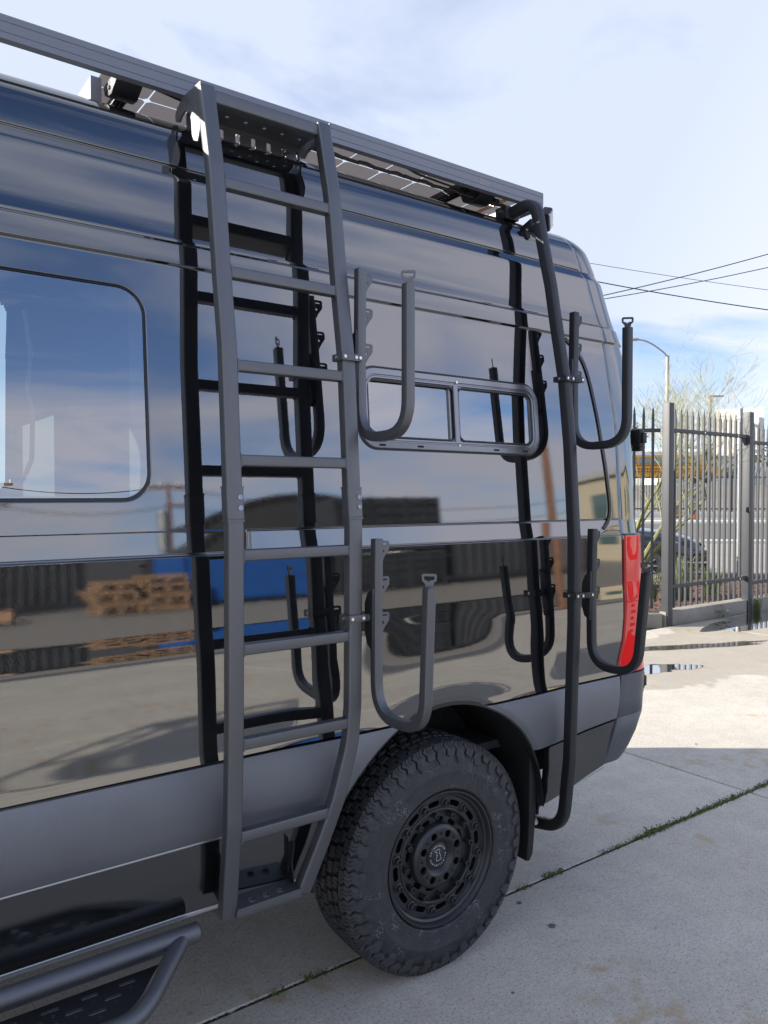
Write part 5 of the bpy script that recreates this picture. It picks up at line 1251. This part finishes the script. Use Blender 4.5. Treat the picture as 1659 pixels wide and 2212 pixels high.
# weeds in the slab joint
def joint_weeds(segs, seed, label):
    rnd = random.Random(seed); g = G()
    for x0, x1, dens, h in segs:
        for k in range(int((x1 - x0) * dens * .9)):
            x = rnd.uniform(x0, x1); y = 2.165 + rnd.gauss(0, .010); hh = .9 * h * rnd.uniform(.3, 1.2) * (0.6 + .8 * noise.noise((x * 3, 0, 1)) ** 2 * 2)
            a = rnd.uniform(0, 6.28); d = Vector((math.cos(a), math.sin(a), 0)) * rnd.uniform(.2, 1.3) * hh; s = Vector((-d.y, d.x, 0)).normalized() * .0018; p = Vector((x, y, -.004))
            g.add([p - s, p + s, p + d * .5 + Vector((0, 0, hh * .7)) + s, p + d + Vector((0, 0, hh * .8))], [(0, 1, 2), (0, 2, 3)])
    tag(g.obj('joint_weeds', M['grass'], None, smooth=None, fix=False), label, 'weeds', None, 'stuff')
joint_weeds([(1.12, 1.17, 900, .022), (1.24, 1.32, 1100, .028), (1.33, 1.45, 300, .016), (2.22, 2.3, 900, .018), (2.38, 2.5, 900, .03), (2.55, 2.75, 250, .015), (2.75, 3.2, 800, .022), (3.0, 3.75, 1500, .030), (3.75, 4.05, 900, .025), (4.05, 4.6, 1300, .035), (4.6, 7, 700, .03)], 4, 'low green weeds filling the joint between two slabs')
g = G(); rnd = random.Random(6)
for k in range(5200):
    x = rnd.uniform(.6, 5.5); y = 2.165 + rnd.uniform(-.006, .006); g.box((x, y, -.012 + rnd.random() * .006), (.008, .005, .005), Matrix.Rotation(rnd.uniform(0, 3), 3, 'Z'))
tag(g.obj('joint_dirt', M['dirt'], None, smooth=None, fix=False), 'dark grit packed into the slab joint', 'grit', None, 'stuff')
def stone(x, y, s, seed, label):
    bm = bmesh.new(); bmesh.ops.create_icosphere(bm, subdivisions=2, radius=1)
    for v in bm.verts: v.co = Vector((v.co.x * s * 1.3, v.co.y * s, v.co.z * s * .35)) * (1 + .25 * noise.noise(v.co * 1.7 + Vector((seed, 0, 0))))
    me = bpy.data.meshes.new('pebble'); bm.to_mesh(me); bm.free(); o = link('pebble', me, M['asphalt'], None); o.location = (x, y, s * .15); tag(o, label, 'stone')
stone(2.14, 1.905, .013, 3, 'dark flat pebble on the slab right of the tyre'); stone(2.16, 2.09, .009, 5, 'smaller angular pebble close to the tyre'); stone(2.78, 2.48, .005, 6, 'tiny dark pebble near the mud flap'); stone(4.46, 2.78, .007, 7, 'tiny dark pebble in the shaded slab'); stone(1.75, 1.72, .005, 9, 'tiny dark pebble in front of the tyre')
# distant trees
def far_tree(x, y, z, h, w_, seed, label, m=None, trunk=.3):
    rnd = random.Random(seed); e = empty('tree', (x, y, z), label, 'tree'); G().cyl((x, y, z), (x, y, z + h * .6), trunk * .5, 8, trunk * .3).obj('trunk', M['pole'], e)
    g = G()
    cl = [(x + rnd.uniform(-.5, .5) * w_, y + rnd.uniform(-.5, .5) * w_, z + h * rnd.uniform(.35, .95), w_ * rnd.uniform(.18, .32)) for _ in range(14)]
    for cx, cy, cz, r_ in cl:
        for k in range(70):
            v = Vector((rnd.gauss(0, 1), rnd.gauss(0, 1), rnd.gauss(0, 1))).normalized() * r_ * rnd.uniform(.5, 1.1); p = Vector((cx, cy, cz)) + v; s = r_ * .22
            a, b = Vector((rnd.uniform(-1, 1), rnd.uniform(-1, 1), rnd.uniform(-1, 1))).normalized() * s, Vector((rnd.uniform(-1, 1), rnd.uniform(-1, 1), rnd.uniform(-1, 1))).normalized() * s
            g.add([p, p + a, p + a * .6 + b, p + b], [(0, 1, 2, 3)])
    g.obj('crown', m or M['leaf'], e, smooth=None, fix=False)
def palm(x, y, z, h, seed, label):
    rnd = random.Random(seed); e = empty('palm_tree', (x, y, z), label, 'palm tree'); G().cyl((x, y, z), (x, y, z + h), .16, 8, .12).obj('trunk', M['pole'], e); g = G()
    for k in range(34):
        a = rnd.uniform(0, 6.28); el = rnd.uniform(-.6, 1.3); L_ = h * .32; d = Vector((math.cos(a), math.sin(a), 0)); p = Vector((x, y, z + h)); pts = []
        for i in range(5): t = i / 4; pts.append(p + d * L_ * t * math.cos(el * .7) + Vector((0, 0, L_ * (t * math.sin(el) - .6 * t * t))))
        s = d.cross(Vector((0, 0, 1))) * .16
        for i in range(4): g.add([pts[i] - s, pts[i] + s, pts[i + 1] + s * .7, pts[i + 1] - s * .7], [(0, 1, 2, 3)])
    g.obj('crown', M['leaf_palm'], e, smooth=None, fix=False)
x, y = cf(33.0, 84); far_tree(x, y, 2.3, 4.3, 4.2, 1, 'dark rounded tree right of the school bus')
x, y = cf(36.4, 88); far_tree(x, y, 2.3, 3.4, 3.4, 2, 'smaller dark tree left of the sign panel')
x, y = cf(43.5, 90); far_tree(x, y, 2.3, 3.9, 3.8, 5, 'dark tree showing below the sign panel')
x, y = cf(25.0, 80); far_tree(x, y, 2.3, 6.8, 3.0, 7, 'thin yellow-green tree rising behind the bus roof', M['leaf_palm'])
x, y = cf(34.6, 82); palm(x, y, 2.3, 4.2, 3, 'short palm between the bus and the sign')
x, y = cf(39.3, 82); palm(x, y, 2.3, 3.4, 4, 'palm seen under the sign panel')
# white building far behind the sign
x, y = cf(41, 100); g = empty('distant_building', (x, y, 2.3), 'low white building far behind the sign', 'building', rz=-YAW)
G().bbox((-6, -4, 0), (6, 4, 3.8)).obj('building_wall', M['white'], g, local=True); G().bbox((-6.2, -4.2, 3.8), (6.2, 4.2, 4.1)).obj('building_roof', M['wall_grey'], g, local=True)
for k in range(5): G().bbox((-5 + k * 2.2, -4.04, 1.3), (-3.9 + k * 2.2, -4.0, 2.6)).obj('window', M['carglass'], g, local=True)
x, y = cf(18.7, 46.5); cn = empty('traffic_cone', (x, y, .1), 'orange traffic cone at the foot of the far fence', 'cone')
G().cyl((x, y, .12), (x, y, .95), .20, 14, .03).obj('cone_body', M['cone'], cn); G().box((x, y, .12), (.5, .5, .05)).obj('cone_base', M['carplastic'], cn)
x, y = cf(17.7, 47.5); tag(G().box((x, y, .6), (.9, .6, 1.0)).obj('crate', M['wood'], None, bevel=.03), 'pale box standing beside the traffic cone', 'box')

# ------------------------------------------------------------ parked car
heading = math.atan2(-.80, .60)
car = empty('parked_car', (12.55, 8.75, 0), 'dark blue parked saloon with its nose pointing right behind the fence', 'car', rz=heading)
CL = dict(parent=car, local=True)
# lengthwise stations: x forward; body half-width, bottom, shoulder height
def car_body():
    st = []
    top = lambda x: np.interp(x, [-3.9, -3.6, -2.9, -1.0, .05, .5, .80, .92], [.75, .95, 1.02, .98, .90, .82, .70, .52])
    for x in list(np.linspace(-3.9, .92, 30)):
        w_ = float(np.interp(x, [-3.9, -3.5, -1, 0, .5, .8, .92], [.70, .86, .90, .87, .80, .68, .55])); t = float(top(x)); b = .22
        st.append([(x, -w_ * .93, b), (x, -w_, .42), (x, -w_, .60), (x, -w_ * .97, t - .12), (x, -w_ * .86, t - .02), (x, -w_ * .5, t + .03), (x, 0, t + .045), (x, w_ * .5, t + .03), (x, w_ * .86, t - .02), (x, w_ * .97, t - .12), (x, w_, .60), (x, w_, .42), (x, w_ * .93, b)])
    return G().loft(st, True, True)
car_body().obj('car_body', M['carpaint'], smooth=R(60), **CL)
# cabin
cab = [(-.42, .97, .78), (-1.15, 1.38, .60), (-2.2, 1.44, .58), (-3.1, 1.28, .56), (-3.6, 1.05, .66)]
rg = []
for x, zt, w_ in cab: rg.append([(x, -w_, .95 if zt > .97 else zt - .03), (x, -w_ * .96, zt - .04), (x, -w_ * .7, zt), (x, 0, zt + .02), (x, w_ * .7, zt), (x, w_ * .96, zt - .04), (x, w_, .95 if zt > .97 else zt - .03)])
for r_ in rg:
    pass
g = G().add([(-.42, -.74, .97), (-.36, 0, 1.0), (-.42, .74, .97), (-1.15, .56, 1.38), (-1.12, 0, 1.41), (-1.15, -.56, 1.38)], [(0, 1, 4, 5), (1, 2, 3, 4)]); g.obj('windscreen', M['carglass'], smooth=R(60), **CL)
G().loft([[(-1.15, -.58, 1.38), (-1.15, 0, 1.415), (-1.15, .58, 1.38)], [(-2.2, -.60, 1.42), (-2.2, 0, 1.46), (-2.2, .60, 1.42)], [(-3.1, -.56, 1.30), (-3.1, 0, 1.33), (-3.1, .56, 1.30)]], False, False).obj('car_roof', M['carpaint'], **CL)
for s_ in (-1, 1):
    G().add([(-.50, s_ * .80, .97), (-1.15, s_ * .60, 1.37), (-2.2, s_ * .61, 1.41), (-2.25, s_ * .86, .97)], [(0, 1, 2, 3)]).obj('side_window', M['carglass'], smooth=None, **CL)
    G().add([(-2.28, s_ * .86, .97), (-2.23, s_ * .61, 1.41), (-3.1, s_ * .57, 1.29), (-3.3, s_ * .80, 1.0)], [(0, 1, 2, 3)]).obj('side_window', M['carglass'], smooth=None, **CL)
    G().sweep([(-.42, s_ * .80, .96), (-1.15, s_ * .59, 1.385), (-2.2, s_ * .605, 1.425), (-3.1, s_ * .56, 1.30)], rsec(.04, .03, .01)).obj('roof_pillar', M['carpaint'], **CL)
    m_ = G().box((-.62, s_ * .99, 1.0), (.14, .20, .13)).obj('wing_mirror', M['carpaint'], bevel=.04, **CL)
    hl = G().add([(.30, s_ * .825, .66), (.30, s_ * .80, .78), (.52, s_ * .72, .765), (.74, s_ * .56, .70), (.78, s_ * .58, .63), (.60, s_ * .74, .63)], [(0, 1, 2, 3, 4, 5)]).obj('headlight', M['headlamp'], smooth=None, **CL)
    G().sweep([(.40, s_ * .84, .40), (.72, s_ * .75, .39), (.90, s_ * .56, .38)], rsec(.02, .03, .005)).obj('bumper_chrome', M['chrome'], **CL)
    for x in (-.15, -2.85):
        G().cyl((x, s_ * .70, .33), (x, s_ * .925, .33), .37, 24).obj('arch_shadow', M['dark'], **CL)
        tw = lathe([(.20, .11), (.30, .11), (.325, .08), (.33, 0), (.325, -.08), (.30, -.11), (.20, -.11)], 32).mesh('w', fix=False); tw.transform(Matrix.Translation((x, s_ * .83, .33)))
        t_ = link('car_wheel', tw, M['rubber'], car, True)
        g = G()
        for k in range(10):
            a = 2 * math.pi * k / 10; yq = s_ * .935
            g.add([(x + .04 * math.cos(a - .5), yq, .33 + .04 * math.sin(a - .5)), (x + .04 * math.cos(a + .5), yq, .33 + .04 * math.sin(a + .5)), (x + .205 * math.cos(a + .06), yq, .33 + .205 * math.sin(a + .06)), (x + .205 * math.cos(a - .06), yq, .33 + .205 * math.sin(a - .06))], [(0, 1, 2, 3)])
        g.obj('alloy_spokes', M['galv'], t_, local=True, smooth=None, fix=False)
G().add([(.835, -.45, .60), (.80, -.48, .72), (.80, .48, .72), (.835, .45, .60), (.91, .36, .50), (.93, -.36, .50)], [(0, 1, 2, 3)]).obj('grille', M['carplastic'], smooth=None, **CL)
G().sweep([(.83, -.52, .725), (.90, 0, .735), (.83, .52, .725)], rsec(.02, .035, .006)).obj('grille_bar', M['chrome'], **CL)
g = G(); g.sweep([(.905, .055 * math.cos(t), .655 + .040 * math.sin(t)) for t in np.linspace(0, 2 * math.pi, 20)[:-1]], csec(.006, 6), closed=True); g.bbox((.90, -.006, .62), (.91, .006, .69)); g.obj('emblem', M['chrome'], **CL)
G().bbox((.935, -.15, .42), (.945, .15, .52)).obj('number_plate', M['white'], **CL)
G().bbox((.80, -.50, .24), (.92, .50, .36)).obj('lower_grille', M['carplastic'], bevel=.02, **CL)

# ------------------------------------------------------------ the yard behind the camera (seen mirrored in the paint)
flat('access_road', [(-60, -11.5), (80, -11.5), (80, -8.9), (-60, -8.9)], -.004, M['asphalt'])
flat('yard_ground', [(-60, -60), (80, -60), (80, -13.2), (-60, -13.2)], -.006, M['curb'])
flat('road_verge', [(-60, -13.2), (80, -13.2), (80, -11.5), (-60, -11.5)], -.002, M['road_pale'])
flat('apron', [(-60, -8.9), (80, -8.9), (80, -8.2), (-60, -8.2)], -.002, M['road_pale'])
def container(x0, x1, y, z0, h, d, m, label, ribs=True, name='shipping_container', step=.28):
    e = empty(name, ((x0 + x1) / 2, y - d / 2, z0), label, 'container')
    g = G(); fr_ = .09
    g.bbox((x0 + .05, y - d + .05, z0 + .08), (x1 - .05, y - .06, z0 + h - .05)); g.obj('container_wall', m, e)
    g = G()
    x = x0 + .15
    while x < x1 - .25 and ribs:
        g.prism([(x, y - .065), (x + .05, y - .02), (x + .15, y - .02), (x + .20, y - .065)], 'z', z0 + .12, z0 + h - .10); x += step
    if ribs: t = g.obj('corrugation', m, e)
    g = G()
    for a in (x0, x1 - fr_): g.bbox((a, y - fr_, z0), (a + fr_, y, z0 + h)); g.bbox((a, y - d, z0), (a + fr_, y - d + fr_, z0 + h))
    for zz in (z0, z0 + h - fr_): g.bbox((x0 + fr_, y - fr_, zz), (x1 - fr_, y - .004, zz + fr_))
    g.obj('container_frame', m, e)
    return e
container(8.1, 13.1, -17.2, 0.12, 2.6, 2.44, M['cblue'], 'bright blue shipping container mirrored in the van side', ribs=False)
def crate_stack(x0, n, y, z, w_, h, label, grp):
    pass
for k_, (x0, z) in enumerate([(13.4 + i * 1.5, j * 1.55) for i in range(3) for j in range(3)]):
    e = empty('storage_bin', (x0 + .7, -17.3, z), ('lowest', 'middle', 'topmost')[k_ % 3] + ' dark ribbed bin of the ' + ('first', 'second', 'third')[k_ // 3] + ' stack from the blue container', 'bin', 'dark storage bins stacked in the yard')
    G().bbox((x0, -18.6, z + .12), (x0 + 1.42, -17.25, z + 1.5)).obj('bin_body', M['cdark'], e, bevel=.03)
    g = G()
    for q in range(4): g.bbox((x0 + .02, -17.25, z + .25 + q * .33), (x0 + 1.40, -17.18, z + .33 + q * .33))
    for q in (0, .67, 1.32): g.bbox((x0 + q, -17.25, z + .05), (x0 + q + .10, -17.16, z + 1.5))
    g.obj('bin_rib', M['cdark'], e)
container(18.6, 22.4, -17.5, .1, 2.6, 2.4, M['cdark'], 'dark slatted container in the mirrored yard', step=.5)
container(22.9, 26.4, -17.5, .1, 2.6, 2.4, M['cbrown'], 'grey-brown container at the right of the mirrored yard')
for k, x0 in enumerate((-4.2, -1.6, 1.0, 3.6)):
    container(x0, x0 + 2.45, -19.6, .1, 2.2, 1.5, M['cdark'], ('first', 'second', 'third', 'fourth')[k] + ' dark skip from the left in the mirrored yard', name='skip')
# pallets
rnd = random.Random(2)
for i in range(2):
    for j in range((6, 7)[i]):
        x0, z0 = 5.35 + i * 1.36 + .05 * ((j * 7) % 3), .02 + j * .155
        e = empty('pallet', (x0 + .6, -16.8, z0), ('bottom', 'second', 'third', 'fourth', 'fifth', 'sixth', 'seventh', 'eighth')[j] + ' wooden pallet of the mirrored stack ' + ('farther from', 'next to')[i] + ' the blue container', 'pallet', 'wooden pallets stacked in the yard')
        jx = rnd.uniform(-.12, .12); g = G()
        for q in range(6): g.bbox((x0 + jx + q * .215, -17.3, z0 + .115), (x0 + jx + q * .215 + .13, -16.3, z0 + .135))
        g.obj('deck_board', M['wood'], e); g = G()
        for yy in (-17.3, -16.85, -16.39):
            if (j + i) % 2: g.bbox((x0 + jx, yy, z0 + .035), (x0 + jx + 1.2, yy + .04, z0 + .115))
            else:
                for q in (0, .54, 1.08): g.bbox((x0 + jx + q, yy, z0 + .035), (x0 + jx + q + .12, yy + .09, z0 + .115))
            g.bbox((x0 + jx, yy, z0 + .020), (x0 + jx + 1.2, yy + .09, z0 + .034))
        g.obj('block', M['wood'], e)
for k in range(9):
    x0 = -4 + k * .9
    tag(G().box((x0, -16.4 - rnd.random(), .10 + rnd.random() * .1), (1.1, .7, .2), Matrix.Rotation(rnd.uniform(-.4, .4), 3, 'Z')).obj('timber_pile', M['wood'], None), ('first', 'second', 'third', 'fourth', 'fifth', 'sixth', 'seventh', 'eighth', 'ninth')[k] + ' timber bundle from the left before the mirrored skips', 'timber', 'loose timber on the ground')
# arched fabric building
e = empty('arched_tent', (19, -31, 0), 'grey arched fabric building mirrored above the blue container', 'building')
ar = [(x, 6.7 * math.sqrt(max(0, 1 - ((x - 19.0) / 8.4) ** 2)) ** .8) for x in np.linspace(10.6, 22.0, 30)] + [(22.0, 0)]
g = G().prism(ar, 'y', -44, -29); g.obj('tent_skin', M['tent'], e, smooth=R(50))
g = G()
for k in range(60):
    t = k / 59; x = 10.6 + 11.4 * t; z = 6.7 * math.sqrt(max(0, 1 - ((x - 19.0) / 8.4) ** 2)) ** .8
    if k % 2: g.box((x, -28.96, z - .22), (.18, .06, .30))
g.obj('scalloped_edge', M['dark'], e)
# long white building, right
e = empty('white_building', (45, -45, 0), 'long low white building mirrored at the right', 'building')
G().bbox((26, -52, 0), (95, -40, 3.9)).obj('building_wall', M['wall_pale'], e); G().bbox((25.8, -52.2, 3.9), (95.2, -39.8, 4.15)).obj('building_roof', M['white'], e)
for k in range(26): G().bbox((28 + k * 2.5, -40, 1.0), (29.3 + k * 2.5, -39.95, 2.9)).obj('window', M['carglass'], e)
for x in (33, 52, 70): G().bbox((x, -48, 4.15), (x + 3, -45, 5.2)).obj('roof_unit', M['wall_pale'], e)
def upole(x, y, h, label, drum=True, r=.15, m=None, arms=True):
    e = empty('utility_pole', (x, y, 0), label, 'utility pole')
    G().cyl((x, y, 0), (x, y, h), r, 12, r * .65).obj('pole_shaft', m or M['pole'], e)
    if not arms: return
    G().bbox((x - 1.2, y - .06, h - .25), (x + 1.2, y + .06, h - .13)).obj('crossarm', M['pole'], e)
    G().bbox((x - .3, y - .06, h - 1.25), (x + 1.0, y + .06, h - 1.13)).obj('crossarm', M['pole'], e)
    for q in (-1.1, -.5, .5, 1.1): G().cyl((x + q, y, h - .13), (x + q, y, h + .05), .05, 8).obj('insulator', M['white'], e)
    if drum: G().cyl((x - .42, y, h - 2.5), (x - .42, y, h - 1.5), .28, 14).obj('transformer', M['galv'], e)
upole(15.2, -37, 8.6, 'wooden utility pole with transformer mirrored beside the ladder')
upole(6.2, -37, 8.6, 'wooden utility pole mirrored near the left window', False)
upole(15.2, -9.6, 7.6, 'brown pole at the roadside mirrored behind the rear bar', False, .13, None, False)
for dz, lab in ((8.4, 'upper'), (7.4, 'lower')):
    P_ = [-20, 6.2, 15.2, 55]; pts = []
    for a_, b_ in zip(P_, P_[1:]):
        for i in range(20): t = i / 20; pts.append((a_ + (b_ - a_) * t, -37, dz - 4 * t * (1 - t) * min(1.6, .05 * (b_ - a_))))
    tag(G().sweep(pts, csec(.025, 5)).obj('overhead_cable', M['cable'], None), lab + ' cable strung between the mirrored utility poles', 'cable')
e = empty('cream_building', (45, -22, 0), 'cream two storey building mirrored in the rear corner of the van', 'building')
G().bbox((35, -25, 0), (56, -19, 6.6)).obj('building_wall', M['cream_wall'], e); G().bbox((34.7, -25.3, 6.6), (56.3, -18.7, 6.95)).obj('building_roof', M['wall_grey'], e)
for k in range(8):
    for z in (1.1, 4.2): G().bbox((36 + k * 2.5, -19, z), (37.2 + k * 2.5, -18.95, z + 1.5)).obj('window', M['carglass'], e)
for k in range(2):
    for z in (1.1, 4.2): G().bbox((34.95, -24 + k * 2.5, z), (35, -22.8 + k * 2.5, z + 1.5)).obj('window', M['carglass'], e)
# picket fence in the mirrored yard at the far right
e = empty('yard_fence', (30, -14, 0), 'long white picket fence mirrored near the tail lamp', 'fence'); mp_ = G().bbox((-.04, -.02, 0), (.04, .02, 2.0)).mesh('picket'); mp_.materials.append(M['white'])
for k in range(140):
    o = bpy.data.objects.new('picket', mp_); COL.objects.link(o); o.parent = e; o.location = (-6 + k * .3, 0, .1)
for z in (.5, 1.8): G().bbox((24, -14.06, z), (66, -14.02, z + .1)).obj('fence_rail', M['white'], e)
# front of the van: windscreen, cab glass
g = G().add([(-2.70, 2.30, 2.60), (-2.70, 3.60, 2.60), (-3.4, 3.75, 1.40), (-3.4, 2.15, 1.40)], [(0, 1, 2, 3)]); g.obj('windscreen', M['clear'], van, smooth=None, fix=False)
for y in (2.02, 3.88): G().add([(-3.30, y, 1.4), (-2.45, y, 1.4), (-2.45, y, 2.16), (-3.30, y, 1.52)], [(0, 1, 2, 3)]).obj('cab_window', M['clear'], van, smooth=None, fix=False)
g = G().bbox((-4.24, 2.1, .45), (-4.13, 3.8, .98)); g.obj('front_bumper', M['bumper'], van, bevel=.03)
